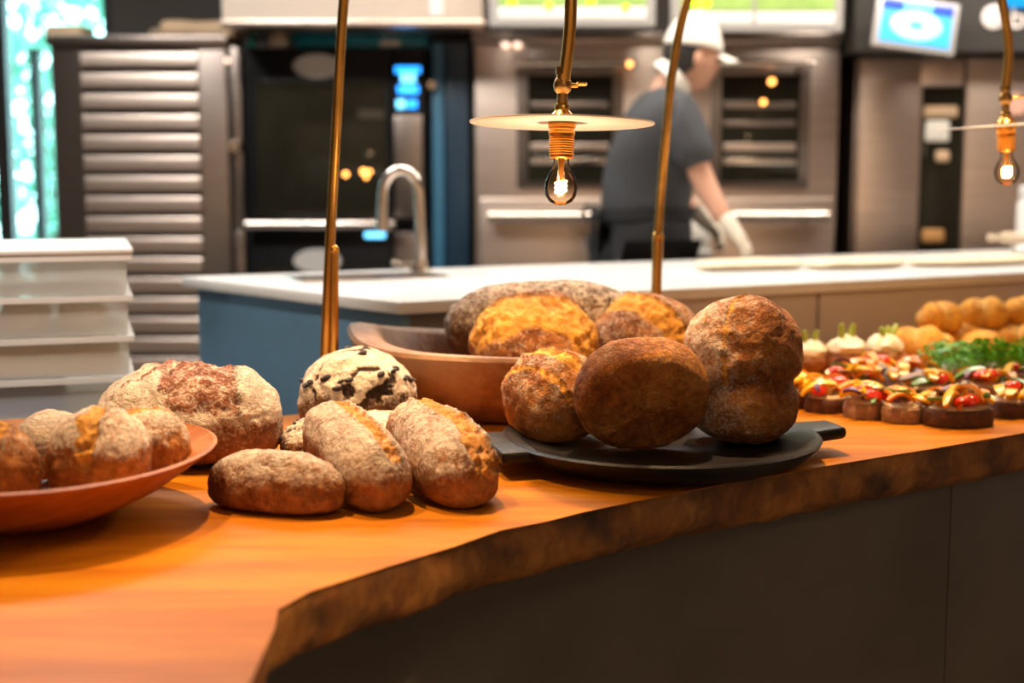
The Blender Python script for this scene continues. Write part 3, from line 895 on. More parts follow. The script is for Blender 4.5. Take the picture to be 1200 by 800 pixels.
bmesh.ops.subdivide_edges(o.bm, edges=o.bm.edges[:], cuts=2, use_grid_fill=True)
for v in o.bm.verts:
    v.co.z = max(0, v.co.z + 0.006 * mnoise.noise(v.co * 20))
o = o.build('folded_cloth', M['white'], None, True, (f2.x + 0.04, f2.y - 0.02, ZI))
tag(o, 'folded white cloth on the island under the rolling pin', 'cloth')
t = thing('rolling_pin', 'pale wooden rolling pin resting on the folded cloth', 'rolling pin', (f2.x + 0.04, f2.y - 0.02, ZI + 0.037))
mpale = wood_mat('pale_wood', (0.55, 0.42, 0.28), (0.68, 0.55, 0.40), (0.76, 0.64, 0.50), (1, 6, 6), (0, 0, 0), 0.5, 0.1, 3)
MB().tube([(-0.15, 0, 0.022), (-0.145, 0, 0.022), (0.25, 0.02, 0.022), (0.255, 0.02, 0.022)], [0.017, 0.021, 0.021, 0.017], 16).build('roller', mpale, t)
MB().tube([(-0.148, 0, 0.022), (-0.165, -0.001, 0.022), (-0.19, -0.002, 0.022), (-0.2, -0.002, 0.022)], [0.010, 0.012, 0.014, 0.008], 12).build('handle', mpale, t)

# ------------------------------------------------------------------ live-edge counter
ZC = 0.72
front_px = [(293, 800), (312, 758), (322, 736), (326, 714), (363, 693), (410, 678), (453, 664), (533, 640), (587, 621), (640, 611), (683, 600), (770, 582), (859, 565), (979, 544), (1090, 526), (1200, 507)]
fr_pts = [G(px, py, ZC) for px, py in front_px]
a = fr_pts[5]; b_ = fr_pts[-1]
cu = (b_ - a).normalized(); cu.z = 0
cn = Vector((-cu.y, cu.x, 0))
end = b_ + cu * 1.6
rear0 = G(325, 487, ZC)
ru = Vector((0.86, 0.511, 0)).normalized()
rear_r = rear0 + ru * ((end - rear0).dot(cu))
rear_l = rear0 - ru * 1.15
outline = [Vector((-1.75, 0.55, ZC)), Vector((-1.1, 0.5, ZC)), Vector((-0.62, 0.66, ZC)), Vector((-0.40, 0.95, ZC)), Vector((-0.31, 1.25, ZC))] + fr_pts + [b_ + cu * 0.5, b_ + cu * 1.0, end]
dense = []
for i in range(len(outline) - 1):
    p0, p1 = outline[i], outline[i + 1]
    n_ = max(1, int((p1 - p0).length / 0.02))
    for k in range(n_):
        dense.append((p0.lerp(p1, k / n_)))
dense.append(end)
nfront = len(dense)
rearp = []
for k in range(61):
    q = rear_r.lerp(rear_l, k / 60)
    rearp.append(q + cn * 0.012 * mnoise.noise(q * 3))
ring = dense + rearp + [Vector((-1.9, 1.6, ZC)), Vector((-1.85, 0.9, ZC))]
N = len(ring)
counter = thing('wooden_counter', 'long orange live-edge wooden display counter with grey front panels', 'counter', (0.2, 2.6, 0))
OFF = Vector((0.2, 2.6, 0))
bm = bmesh.new()
norms = []
for i in range(N):
    t_ = (ring[(i + 1) % N] - ring[i - 1]).normalized()
    norms.append(Vector((-t_.y, t_.x, 0)))      # inward (outline is counter-clockwise)
lev = [(0.0, 0.0), (0.005, -0.003), (0.007, -0.010), (0.006, -0.028), (0.007, -0.048), (0.012, -0.066), (0.020, -0.080), (0.034, -0.090)]
rings = []
for j, (ins, dz) in enumerate(lev):
    r_ = []
    for i in range(N):
        q = ring[i]
        isf = 1.0 if i < nfront else 0.4
        nn = mnoise.fractal(Vector((q.x * 9, q.y * 9, dz * 40)), 1.0, 2.0, 4)
        d = ins * (1 if j else 1) + (0.011 * nn * isf if j > 1 else 0.0)
        zz = dz + (0.004 * mnoise.noise(q * 12) if j == len(lev) - 1 else 0)
        v = q + norms[i] * d
        r_.append(bm.verts.new((v.x - OFF.x, v.y - OFF.y, ZC + zz)))
    rings.append(r_)
top = bm.faces.new(rings[0]); top.material_index = 0
bot = bm.faces.new(rings[-1][::-1]); bot.material_index = 1
for j in range(len(rings) - 1):
    for i in range(N):
        f_ = bm.faces.new((rings[j + 1][i], rings[j + 1][(i + 1) % N], rings[j][(i + 1) % N], rings[j][i]))
        f_.material_index = 0 if j < 1 else 1
        f_.smooth = True
bmesh.ops.triangulate(bm, faces=[top, bot])
bmesh.ops.recalc_face_normals(bm, faces=bm.faces)
me = bpy.data.meshes.new('slab'); bm.to_mesh(me); bm.free()
me.materials.append(M['counter']); me.materials.append(M['edge'])
obj('slab', me, counter)
# panels below, set back from the edge
ZP = ZC - 0.088
c0 = fr_pts[3] + cn * 0.075 + cu * 0.02
jp = G(1147, 520, ZC)
sj = (jp - c0).dot(cu)
c0 = fr_pts[3] + cn * 0.36 + cu * 0.05
pa = [c0] + [fr_pts[i] + cn * d_ for i, d_ in ((5, 0.30), (7, 0.20), (9, 0.11), (11, 0.06), (13, 0.055))]
pb = jp + cn * 0.055
for seq in (pa + [pb - cu * 0.002], [pb + cu * 0.002, pb + cu * 1.2]):
    q = seq + [v + cn * 0.03 for v in seq[::-1]]
    MB().prism([(v.x - OFF.x, v.y - OFF.y) for v in q], 0.0, ZP).build('front_panel', M['panel'], counter)
q = [c0, c0 + cn * 0.03, Vector((-1.6, 0.95, 0)), Vector((-1.6, 0.92, 0))]
q = [c0, c0 + Vector((0.0, 0.03, 0)), Vector((-1.7, 1.05, 0)), Vector((-1.7, 1.02, 0))]
MB().prism([(v.x - OFF.x, v.y - OFF.y) for v in q[::-1]], 0.0, ZP).build('side_panel', M['panel'], counter)
q = [rear_l - cn * 0.12, rear_r - cn * 0.12, rear_r - cn * 0.09, rear_l - cn * 0.09]
MB().prism([(v.x - OFF.x, v.y - OFF.y) for v in q], 0.0, ZP).build('back_panel', M['panel'], counter)


# ------------------------------------------------------------------ brass gooseneck lamps
def gooseneck(label, base, stem_pts, arch, drop, lampc, sc, tilt, sleeve, power, lean):
    """base: foot on the counter; lampc: centre of the disc shade. All world points; parts local to the foot."""
    t = thing('gooseneck_lamp', label, 'lamp', base, group='brass lamps on the counter')
    L = lambda v: Vector(v) - Vector(base)
    r = 0.0105
    path = spline([L(p_) for p_ in stem_pts + arch + drop], 8)
    MB().tube(path, r, 14).build('pole', M['brass'], t)
    MB().lathe([(0, 0), (0.045, 0), (0.045, 0.006), (0.02, 0.012), (0.016, 0.03), (0, 0.03)], 28).build('foot', M['brass'], t)
    s0, s1 = L(sleeve[0]), L(sleeve[1])
    MB().tube([s0, s0.lerp(s1, 0.5), s1], 0.0105 if sleeve[2] else 0.0125, 14).build('sleeve', M['brass'], t)
    bb = MB(); bmesh.ops.create_uvsphere(bb.bm, u_segments=16, v_segments=10, radius=0.0115 if sleeve[2] else 0.014)
    bb.build('sleeve_knob', M['brass'], t, True, s1)
    # lamp head, built around the disc centre then tilted
    Mx = Matrix.Translation(L(lampc)) @ Matrix.Rotation(tilt[0], 4, 'X') @ Matrix.Rotation(tilt[1], 4, 'Y')
    MB().lathe([(0.0215, 0.0015), (0.155, 0.0), (0.156, 0.001), (0.1555, 0.0025), (0.0215, 0.0045)], 72, closed=True, M=Mx).build('shade', M['shade'], t)
    MB().lathe([(0, 0.034), (0.010, 0.034), (0.013, 0.028), (0.0125, 0.022), (0.02, 0.014), (0.024, 0.010), (0.024, 0.004), (0.0, 0.004)], 28, M=Mx).build('socket_cap', M['brass'], t)
    prof = [(0, 0.001), (0.0235, 0.001), (0.0235, -0.006), (0.021, -0.008), (0.021, -0.012), (0.0225, -0.014), (0.0225, -0.018), (0.021, -0.02)]
    z = -0.022
    while z > -0.052:
        prof += [(0.0208, z), (0.0218, z - 0.0015), (0.0208, z - 0.003)]; z -= 0.004
    prof += [(0.0205, -0.056), (0.0185, -0.058), (0.017, -0.056), (0, -0.054)]
    MB().lathe(prof, 32, M=Mx).build('socket', M['copper'], t)
    # stem fitting and key switch
    MB().lathe([(0, 0.034), (0.009, 0.034), (0.009, 0.05), (0.014, 0.055), (0.016, 0.064), (0.014, 0.072), (0.010, 0.078), (0.012, 0.084), (0.012, 0.094), (0, 0.096)], 24, M=Mx).build('fitting', M['brass_dark'], t)
    kk = MB().tube([(0.012, 0, 0.064), (0.026, -0.004, 0.064)], 0.004, 10)
    kk.lathe([(0, 0.003), (0.008, 0.003), (0.010, 0), (0.008, -0.003), (0, -0.003)], 16, center=(0.032, -0.006, 0.066), sy=0.7)
    bmesh.ops.transform(kk.bm, matrix=Mx, verts=kk.bm.verts)
    kk.build('switch_key', M['brass'], t)
    bmesh_M = Mx
    bp = [(0.0135, -0.056), (0.0135, -0.066), (0.015, -0.074), (0.0225, -0.086), (0.0275, -0.098), (0.0285, -0.108), (0.026, -0.121), (0.019, -0.131), (0.009, -0.1355), (0, -0.1365)]
    ob = MB().lathe(bp, 32, M=Mx).build('bulb', M['glass'], t)
    fil = MB()
    pts = [(0.009 * math.cos(a_ * 2.2), 0.006 * math.sin(a_ * 2.2), -0.096 - 0.0026 * a_) for a_ in np.linspace(0, 8, 40)]
    fil.tube(pts, 0.0019, 6)
    bmesh.ops.transform(fil.bm, matrix=Mx, verts=fil.bm.verts)
    fil.build('filament', M['filament'], ob)
    st = MB().tube([(0, 0, -0.056), (0, 0, -0.082), (0.001, 0, -0.096)], [0.006, 0.004, 0.002], 10)
    bmesh.ops.transform(st.bm, matrix=Mx, verts=st.bm.verts)
    st.build('glass_stem', M['copper'], ob)
    lo = light('bulb_light', 'POINT', Vector(base) + Mx @ Vector((0, 0, -0.106)), power, (1.0, 0.72, 0.45), shadow_soft_size=0.008)
    return t


d1 = 2.93
b1 = G(379, 492, ZC); b1 = P(379, 490, b1.y)
lp1 = P(658.5, 145, 2.42)
gooseneck('brass gooseneck lamp whose pole stands behind the raisin loaves', (b1.x, b1.y, ZC),
          [(b1.x, b1.y, ZC + 0.01), P(381, 415, b1.y), P(386, 300, b1.y), P(394, 150, b1.y), P(403, 0, b1.y)],
          [P(416, -75, b1.y - 0.03), P(450, -160, b1.y - 0.12), P(520, -215, b1.y - 0.26), P(610, -200, b1.y - 0.40), P(660, -110, 2.45)],
          [P(668, -40, 2.43), P(668, 30, 2.42), P(661, 92, 2.42), lp1 + Vector((0.001, 0, 0.082))],
          lp1, 1.0, (math.radians(-3.2), math.radians(0.8)), ((b1.x + 0.021, b1.y - 0.004, ZC + 0.01), P(391, 293, b1.y), True), 5.0, 0)
b2 = G(766, 449, ZC)
lp2 = P(1179, 148, 3.35)
gooseneck('brass gooseneck lamp whose pole stands behind the loaf-filled wooden trough', (b2.x, b2.y, ZC),
          [(b2.x, b2.y, ZC + 0.01), P(768, 380, b2.y), P(771, 277, b2.y), P(781, 150, b2.y), P(790, 70, b2.y), P(806, 0, b2.y)],
          [P(835, -70, b2.y - 0.02), P(900, -140, b2.y - 0.08), P(1000, -175, b2.y - 0.15), P(1100, -140, b2.y - 0.20), P(1158, -60, 3.36)],
          [P(1174, 0, 3.35), P(1182, 55, 3.35), P(1179, 100, 3.35), lp2 + Vector((0, 0, 0.08))],
          lp2, 1.0, (math.radians(0.3), math.radians(-3.6)), ((b2.x, b2.y, ZC + 0.01), P(771, 277, b2.y), False), 5.0, 0)


# ------------------------------------------------------------------ dough boxes on a trolley
BRZ = 0.30
bw = 0.60
bcor = P(157, 380, 3.2)
bcen = Vector((bcor.x, bcor.y, 0)) - Matrix.Rotation(BRZ, 3, 'Z') @ Vector((bw / 2, -0.212, 0))
t = thing('trolley', 'low steel trolley behind the counter under the dough boxes', 'trolley', (bcen.x - 0.1, bcen.y, 0), BRZ)
ZT = 0.585
MB().box(-0.46, 0.46, -0.28, 0.28, ZT - 0.03, ZT, 0.006).build('top_shelf', M['steel'], t)
MB().box(-0.44, 0.44, -0.26, 0.26, 0.2, 0.22, 0.006).build('lower_shelf', M['steel'], t)
for sx in (-0.42, 0.42):
    for sy in (-0.24, 0.24):
        MB().tube([(sx, sy, 0.09), (sx, sy, ZT - 0.02)], 0.014, 10).build('leg', M['steel'], t)
        MB().lathe([(0, -0.014), (0.035, -0.014), (0.045, -0.006), (0.045, 0.006), (0.035, 0.014), (0, 0.014)], 18, M=Matrix.Translation((sx, sy, 0.0455)) @ Matrix.Rotation(math.pi / 2, 4, 'X')).build('caster', M['black'], t)
zbx = [ZT + 0.001 + 0.092 * k for k in range(5)]
boxlabels = ['translucent dough box at the bottom of the stack on the trolley', 'translucent dough box holding something blue, second from the trolley', 'translucent dough box filled with tan dough, in the middle of its stack', 'translucent dough box with round white dough pieces, just below the topmost', 'topmost translucent dough box of the stack, closed with a pale lid']
for k in range(5):
    t = thing('dough_box', boxlabels[k], 'box', (bcen.x, bcen.y, zbx[k]), BRZ, group='stacked dough boxes')
    h = 0.090
    bm_ = MB()
    w2, d2 = bw / 2 - 0.012, 0.20
    for (a0, a1, c0_, c1_) in ((-w2, w2, -d2, -d2 + 0.004), (-w2, w2, d2 - 0.004, d2), (-w2, -w2 + 0.004, -d2 + 0.004, d2 - 0.004), (w2 - 0.004, w2, -d2 + 0.004, d2 - 0.004)):
        bm_.box(a0, a1, c0_, c1_, 0, h - 0.012)
    bm_.box(-w2 + 0.004, w2 - 0.004, -d2 + 0.004, d2 - 0.004, 0, 0.004)
    bm_.build('tray', M['frosted'], t, False)
    rm = MB()
    W2, D_2 = bw / 2, d2 + 0.012
    for (a0, a1, c0_, c1_) in ((-W2, W2, -D_2, -d2 + 0.004), (-W2, W2, d2 - 0.004, D_2), (-W2, -w2 + 0.004, -d2 + 0.004, d2 - 0.004), (w2 - 0.004, W2, -d2 + 0.004, d2 - 0.004)):
        rm.box(a0, a1, c0_, c1_, h - 0.014, h - 0.001)
    rm.build('rim', M['doughbox'], t, False)
    if k == 4:
        MB().box(-W2 - 0.004, W2 + 0.004, -D_2 - 0.004, D_2 + 0.004, h, h + 0.014, 0.005).build('lid', M['doughbox'], t)
    if k == 2:
        o = MB().box(-w2 + 0.02, w2 - 0.02, -d2 + 0.008, d2 - 0.03, 0.005, 0.066, 0.006, 3).build('dough', M['dough'], t)
    if k == 1:
        o = MB().box(-w2 + 0.05, w2 - 0.14, -d2 + 0.006, d2 - 0.05, 0.005, 0.06, 0.006, 3).build('blue_cloth', M['bluecloth'], t)
    if k == 3:
        for i in range(4):
            for j in range(2):
                mb = MB()
                bmesh.ops.create_uvsphere(mb.bm, u_segments=18, v_segments=10, radius=1)
                for v in mb.bm.verts: v.co = Vector((v.co.x * 0.058, v.co.y * 0.075, 0.03 + max(v.co.z, -0.8) * 0.031))
                mb.build('dough_ball', M['dough'], t, True, (-w2 + 0.09 + i * 0.13, -0.117 + j * 0.18, 0.002))


# ------------------------------------------------------------------ bread
def sstep(a, b, x):
    t_ = np.clip((x - a) / (b - a), 0, 1)
    return t_ * t_ * (3 - 2 * t_)


def fnoise(pts, freq, seed, octv=3):
    off = Vector((seed * 7.13, seed * 3.71, seed * 1.93))
    return np.array([mnoise.fractal(Vector(p_) * freq + off, 1.0, 2.1, octv) for p_ in pts])


def loaf_mesh(name, L, W, H, m, seed=1, p=2.2, q=2.0, base=0.38, bend=0.0, amp=0.05, cuts=(), flour=(0.5, -0.1, 0.5), rough=0.0035,
              waist=None, stripes=None, nu=110, nv=120, bulge=0.0, charedge=0.45, gflour=0.1, fdir=None):
    """cuts: (c, o, w, a, ext, depth, lift): band |m.c - o| < w where m.a > ext, opened golden with a raised lip."""
    aa = np.linspace(0.02, math.pi - 0.02, nu)
    bb_ = np.linspace(0, 2 * math.pi, nv, endpoint=False)
    A_, B_ = np.meshgrid(aa, bb_, indexing='ij')
    s = -np.cos(A_).ravel(); b_ = B_.ravel()
    r = np.power(np.clip(1 - np.abs(s) ** p, 0, 1), 1 / q)
    my, mz = r * np.cos(b_), r * np.sin(b_)
    m3 = np.stack([s, my, mz], 1)
    up = np.maximum(mz, 0)
    dn = np.maximum(-mz, 0)
    z = H * (base + (1 - base) * up - base * np.tanh(2.4 * dn) / math.tanh(2.4))
    x = s * L / 2
    y = my * W / 2
    if bulge: y = y * (1 + bulge * s); z = z * (1 + bulge * 0.6 * s)
    nrm = np.stack([s / L, my / W, mz / (H * 1.2)], 1)
    nrm /= np.linalg.norm(nrm, axis=1, keepdims=True) + 1e-9
    S = (W + H) / 2
    n1 = fnoise(m3, 1.3, seed, 3)
    n2 = fnoise(m3 * np.array([L / S, 1, 1]), 5.0, seed + 11, 4)
    n3 = fnoise(m3 * np.array([L / S, 1, 1]), 14.0, seed + 23, 3)
    disp = amp * S * n1 * 0.7 + rough * 0.42 * (n2 + 0.5 * n3)
    gold = np.zeros_like(s); char = np.zeros_like(s)
    for (c, o_, w, a_, ext, depth, lift) in cuts:
        c = np.array(c, float); c /= np.linalg.norm(c)
        a_ = np.array(a_, float); a_ /= np.linalg.norm(a_)
        val = m3 @ c - o_ + 0.10 * n1 + 0.05 * n2
        mask = sstep(ext, ext + 0.16, m3 @ a_)
        ww = w * (0.15 + 0.85 * mask) * (1 + 0.25 * n1)
        u = val / ww
        ins = (1 - sstep(0.8, 1.05, np.abs(u))) * mask
        gold = np.maximum(gold, ins * (0.85 + 0.4 * n2))
        disp = disp * (1 - 0.3 * ins) - depth * ins * (0.75 + 0.5 * n3) + 0.006 * ins * n2 + lift * mask * (np.exp(-((u - 1.08) / 0.20) ** 2) * 1.0 + np.exp(-((u + 1.06) / 0.16) ** 2) * 0.45) * np.clip(0.75 + 0.5 * n1, 0.2, 1.1)
        char = np.maximum(char, charedge * mask * (np.exp(-((u - 0.98) / 0.12) ** 2) + 0.8 * np.exp(-((u + 0.98) / 0.10) ** 2)) * (0.8 + 0.8 * n2))
    fl = flour[0] * sstep(flour[1], flour[2], mz + 0.25 * n1) * (1 - (1 - gflour) * np.clip(gold, 0, 1))
    if fdir:
        c = np.array(fdir[0], float); c /= np.linalg.norm(c)
        fl = fl * (0.25 + 0.75 * sstep(fdir[1], fdir[2], m3 @ c + 0.2 * n1))
    if stripes:
        c = np.array(stripes[0], float); c /= np.linalg.norm(c)
        w_ = np.sin((m3 @ c) * stripes[1] + 1.6 * n1)
        st = sstep(0.84, 1.02, w_ + 0.35 * n2)
        char = np.maximum(char, st * stripes[2] * sstep(-0.3, 0.2, mz))
        disp = disp - st * stripes[3]
        fl = fl * (1 - st)
    if waist:
        c = np.array(waist[0], float); c /= np.linalg.norm(c)
        a_ = np.array(waist[4], float); a_ /= np.linalg.norm(a_)
        g = np.exp(-(((m3 @ c) - waist[1] + 0.10 * n1) / waist[2]) ** 2) * sstep(-0.4, 0.4, m3 @ a_)
        disp = disp - waist[3] * g
        char = np.maximum(char, 0.35 * np.exp(-(((m3 @ c) - waist[1] + 0.10 * n1) / (waist[2] * 0.25)) ** 2) * sstep(-0.2, 0.4, m3 @ a_))
    X = np.stack([x, y, z], 1) + nrm * disp[:, None]
    X[:, 1] += bend * (s ** 2 - 0.3)
    zmin = X[:, 2].min()
    X[:, 2] -= zmin
    nf = []
    vid = lambda i, j: i * nv + (j % nv)
    for i in range(nu - 1):
        for j in range(nv):
            nf.append((vid(i, j), vid(i, j + 1), vid(i + 1, j + 1), vid(i + 1, j)))
    nf.append(tuple(vid(0, j) for j in range(nv))[::-1])
    nf.append(tuple(vid(nu - 1, j) for j in range(nv)))
    me = bpy.data.meshes.new(name)
    me.from_pydata(X.tolist(), [], nf)
    me.flip_normals() if False else None
    for nm, arr in (('flour', fl), ('gold', np.clip(gold, 0, 1)), ('char', np.clip(char, 0, 0.9))):
        at = me.attributes.new(nm, 'FLOAT', 'POINT')
        at.data.foreach_set('value', arr.astype(np.float32))
    me.polygons.foreach_set('use_smooth', [True] * len(me.polygons))
    me.materials.append(m)
    bm = bmesh.new(); bm.from_mesh(me); bmesh.ops.recalc_face_normals(bm, faces=bm.faces); bm.to_mesh(me); bm.free()
    return me, X, mz


def put(o, base, xaxis=(1, 0, 0), up=(0, 0, 1)):
    """place a loaf: base = point under its middle, long axis xaxis, its own up"""
    x = Vector(xaxis).normalized()
    z = Vector(up); z = (z - x * z.dot(x)).normalized()
    y = z.cross(x)
    m_ = Matrix((x, y, z)).transposed().to_4x4()
    m_.translation = Vector(base)
    o.matrix_world = m_
    return o


def seat(o, z):
    """move straight up/down so that its lowest point rests at height z"""
    mw = o.matrix_world
    n = len(o.data.vertices)
    co = np.empty(n * 3, np.float32); o.data.vertices.foreach_get('co', co); co = co.reshape(-1, 3)
    zs = co @ np.array(mw.to_3x3())[2] + mw.translation.z
    mw = mw.copy(); mw.translation.z += z - float(zs.min())
    o.matrix_world = mw
    return o


def loaf(name, label, at_, xaxis, dims, m, group=None, up=(0, 0, 1), rest=None, cat='bread', **kw):
    me, X, mz = loaf_mesh(name, *dims, m, **kw)
    o = obj(name, me)
    put(o, at_, xaxis, up)
    if rest is not None: seat(o, rest)
    tag(o, label, cat, group)
    return o


BF, BG, BB, BR = M['bread_flour'], M['bread_gold'], M['bread_brown'], M['bread_rye']
g_front = 'baguettes on the bare counter'
# short baguette lying across
p1 = G(321, 600, ZC)
loaf('short_baguette', 'short flour-dusted baguette lying flat beside the bowl of rolls', (p1.x, p1.y + 0.02, ZC), (0.93, -0.34, 0), (0.235, 0.105, 0.09), BF, g_front, rest=ZC,
     seed=3, p=2.6, q=1.8, flour=(0.8, 0.0, 0.5), cuts=[((0, 1, -0.35), 0.42, 0.20, (0.3, 0.4, 1), 0.15, 0.004, 0.004)], rough=0.003)
# leaning baguettes
p1 = P(452, 556, 2.14); p2 = P(389, 497, 2.36)
ax = p1 - p2
loaf('leaning_baguette', 'floury baguette leaning between the short baguette and another leaning one', (p1 + p2) / 2 + Vector((0, 0, -0.05)), ax, (0.335, 0.122, 0.115), BF, g_front, up=(-0.12, -0.25, 1), rest=ZC,
     seed=7, p=3.0, q=2.0, flour=(0.9, -0.25, 0.5), cuts=[((0, 1, 0.1), 0.36, 0.20, (-0.35, 0.3, 1), 0.12, 0.004, 0.007)], rough=0.003, bulge=0.08)
p1 = P(549, 548, 2.16); p2 = P(482, 490, 2.40)
ax = p1 - p2
loaf('leaning_baguette', 'floury baguette with a wide golden split, leaning nearest the black platter', (p1 + p2) / 2 + Vector((0, 0, -0.05)), ax, (0.345, 0.132, 0.118), BF, g_front, up=(0.0, -0.2, 1), rest=ZC,
     seed=12, p=3.0, q=2.0, flour=(0.78, -0.15, 0.6), cuts=[((0, 1, 0.1), 0.34, 0.30, (0.05, 0.3, 1), 0.12, 0.004, 0.007)], rough=0.003, bulge=0.10)


def stud(o, X, mz, n, seed, size, parent_label=None, lo=0.2):
    """raisins half sunk in the crust of a loaf"""
    rr = random.Random(seed)
    mb = MB(); bmesh.ops.create_icosphere(mb.bm, subdivisions=2, radius=1)
    for v in mb.bm.verts: v.co *= 1 + 0.2 * mnoise.noise(v.co * 2)
    me = mb.mesh('raisin', M['raisin'])
    idx = [i for i in range(len(mz)) if mz[i] > lo]
    for k in range(n):
        i = rr.choice(idx)
        c = obj('raisin', me, o, Vector(X[i]) )
        s_ = size * rr.uniform(0.6, 1.3)
        c.scale = (s_ * 1.4, s_, s_ * 0.7)
        c.rotation_euler = (rr.uniform(-.6, .6), rr.uniform(-.6, .6), rr.uniform(0, 6))


def rye(label, at_, ax, dims, seed, n, up=(0, 0, 1), rest=None, **kw):
    me, X, mz = loaf_mesh('raisin_loaf', *dims, BR, seed=seed, **kw)
    o = obj('raisin_loaf', me)
    put(o, at_, ax, up)
    if rest is not None: seat(o, rest)
    tag(o, label, 'bread', 'raisin loaves on the counter')
    stud(o, X, mz, n, seed, 0.007)
    return o


p1 = P(437, 500, 2.51)
rye('floury raisin loaf lying crosswise underneath the leaning baguettes', (p1.x, 2.51, ZC), (1, 0.18, 0), (0.335, 0.14, 0.08), 21, 14, rest=ZC, p=2.8, q=1.9,
    flour=(1.0, -0.3, 0.3), stripes=((0.9, 0.5, 0), 13, 0.8, 0.004), rough=0.006, amp=0.08)
p1 = P(419, 480, 2.69)
rye('tall floury raisin loaf with dark cracks, standing behind the leaning baguettes', (p1.x, 2.69, ZC), (0.18, -0.97, 0.10), (0.25, 0.225, 0.160), 29, 26, rest=ZC + 0.004, p=2.6, q=2.1, base=0.45,
    flour=(1.1, -0.3, 0.25), stripes=((1, 0.12, 0.2), 14, 0.85, 0.006), rough=0.006, amp=0.07)
# big country loaf
p1 = G(216, 545, ZC)
loaf('country_loaf', 'large oval country loaf dusted with flour, behind the bowl of rolls', (p1.x, p1.y + 0.05, ZC), (0.97, -0.25, 0), (0.345, 0.25, 0.165), M['bread_country'], None, rest=ZC, gflour=0.30,
     seed=33, p=2.3, q=2.0, base=0.42, flour=(1.15, -0.3, 0.2), rough=0.005, amp=0.05, charedge=0.9,
     cuts=[((0.95, 0.30, 0.1), 0.20, 0.44, (0.25, 0.0, 1), 0.28, 0.001, 0.009), ((0.6, -0.8, 0.1), 0.20, 0.05, (-0.15, -0.3, 1), 0.6, 0.002, 0.004)])

# ---- round bowl with rolls at the left
bc = P(22, 528, 2.08)
BRAD = 0.288
t = thing('wooden_bowl', 'wide shallow reddish wooden bowl holding floury rolls', 'bowl', (bc.x, bc.y, ZC))
RH = bc.z - ZC
prof = [(0, 0.0), (0.10, 0.0), (0.115, 0.004), (0.16, 0.022), (0.215, 0.05), (0.262, 0.084), (BRAD - 0.002, RH - 0.002), (BRAD, RH + 0.001), (BRAD - 0.006, RH + 0.003), (BRAD - 0.012, RH - 0.003), (0.25, 0.086), (0.20, 0.052), (0.15, 0.03), (0.09, 0.017), (0, 0.013)]
MB().lathe(prof, 96, fn=lambda q, a_: Vector((q.x * (1 + 0.01 * math.sin(3 * a_)), q.y, q.z * (1 + 0.03 * math.sin(2 * a_ + 0.6))))).build('bowl', M['bowlwood'], t)
MB().lathe([(0.085, 0.0), (0.1, 0.0), (0.1, -0.0005), (0.085, -0.0005)], 48, closed=True).build('foot_ring', M['edge'], t)
gB = 'rolls in the wooden bowl'
p1 = P(118, 527, 2.05)
loaf('floury_roll', 'round floury roll with one golden split, in the wooden bowl', (p1.x, p1.y, ZC), (1, -0.1, 0.05), (0.150, 0.160, 0.125), BG, gB, rest=ZC + 0.046, seed=41, base=0.42,
     flour=(0.95, 0.0, 0.45), cuts=[((1, 0, 0.05), 0.16, 0.20, (0, -0.4, 1), 0.3, 0.004, 0.008)])
p1 = P(166, 535, 2.10)
loaf('floury_roll', 'small floury roll squeezed between the split roll and the bowl rim', (p1.x, p1.y + 0.03, ZC), (0.6, 0.7, 0), (0.14, 0.11, 0.095), BG, gB, rest=ZC + 0.060, seed=44, flour=(0.8, 0.0, 0.5),
     cuts=[((0.2, 1, 0), 0.0, 0.2, (0, 0, 1), 0.2, 0.004, 0.005)])
p1 = P(-18, 522, 1.98)
loaf('floury_roll', 'golden crusted roll in the wooden bowl, barely floured on top', (p1.x, p1.y, ZC), (0.7, -0.5, 0), (0.16, 0.14, 0.12), BG, gB, rest=ZC + 0.045, seed=47, flour=(0.4, 0.1, 0.7),
     cuts=[((0.7, 0.5, 0), 0.25, 0.25, (0.3, -0.4, 1), 0.1, 0.003, 0.005)])
p1 = P(52, 535, 2.16)
loaf('floury_roll', 'white floury roll wedged behind two golden rolls in the bowl', (p1.x, p1.y + 0.03, ZC), (0.3, 1, 0), (0.15, 0.12, 0.10), BF, gB, rest=ZC + 0.042, seed=49, flour=(1.1, -0.5, 0.2))

# ---- carved trough with loaves
tcx = P(637, 402, 3.02)
TH = 0.146
t = thing('carved_trough', 'thick-rimmed hand-carved brown wooden trough filled with loaves', 'trough', (tcx.x, 3.02, ZC))
TA, TB = 0.42, 0.265


def trough_fn(q, a_):
    e = 0.82
    r0 = math.hypot(q.x / TA, q.y / TB)
    ca, sa = math.cos(a_), math.sin(a_)
    k_ = (abs(ca) ** 2.5 + abs(sa) ** 2.5) ** (-1 / 2.5)
    x, y = q.x * k_, q.y * k_
    n_ = mnoise.noise(Vector((ca * 2, sa * 2, q.z * 6)))
    return Vector((x * (1 + 0.018 * n_), y * (1 + 0.018 * n_), q.z * (1 + 0.05 * mnoise.noise(Vector((ca * 1.3, sa * 1.3, 4))) + 0.26 * abs(ca) ** 5)))


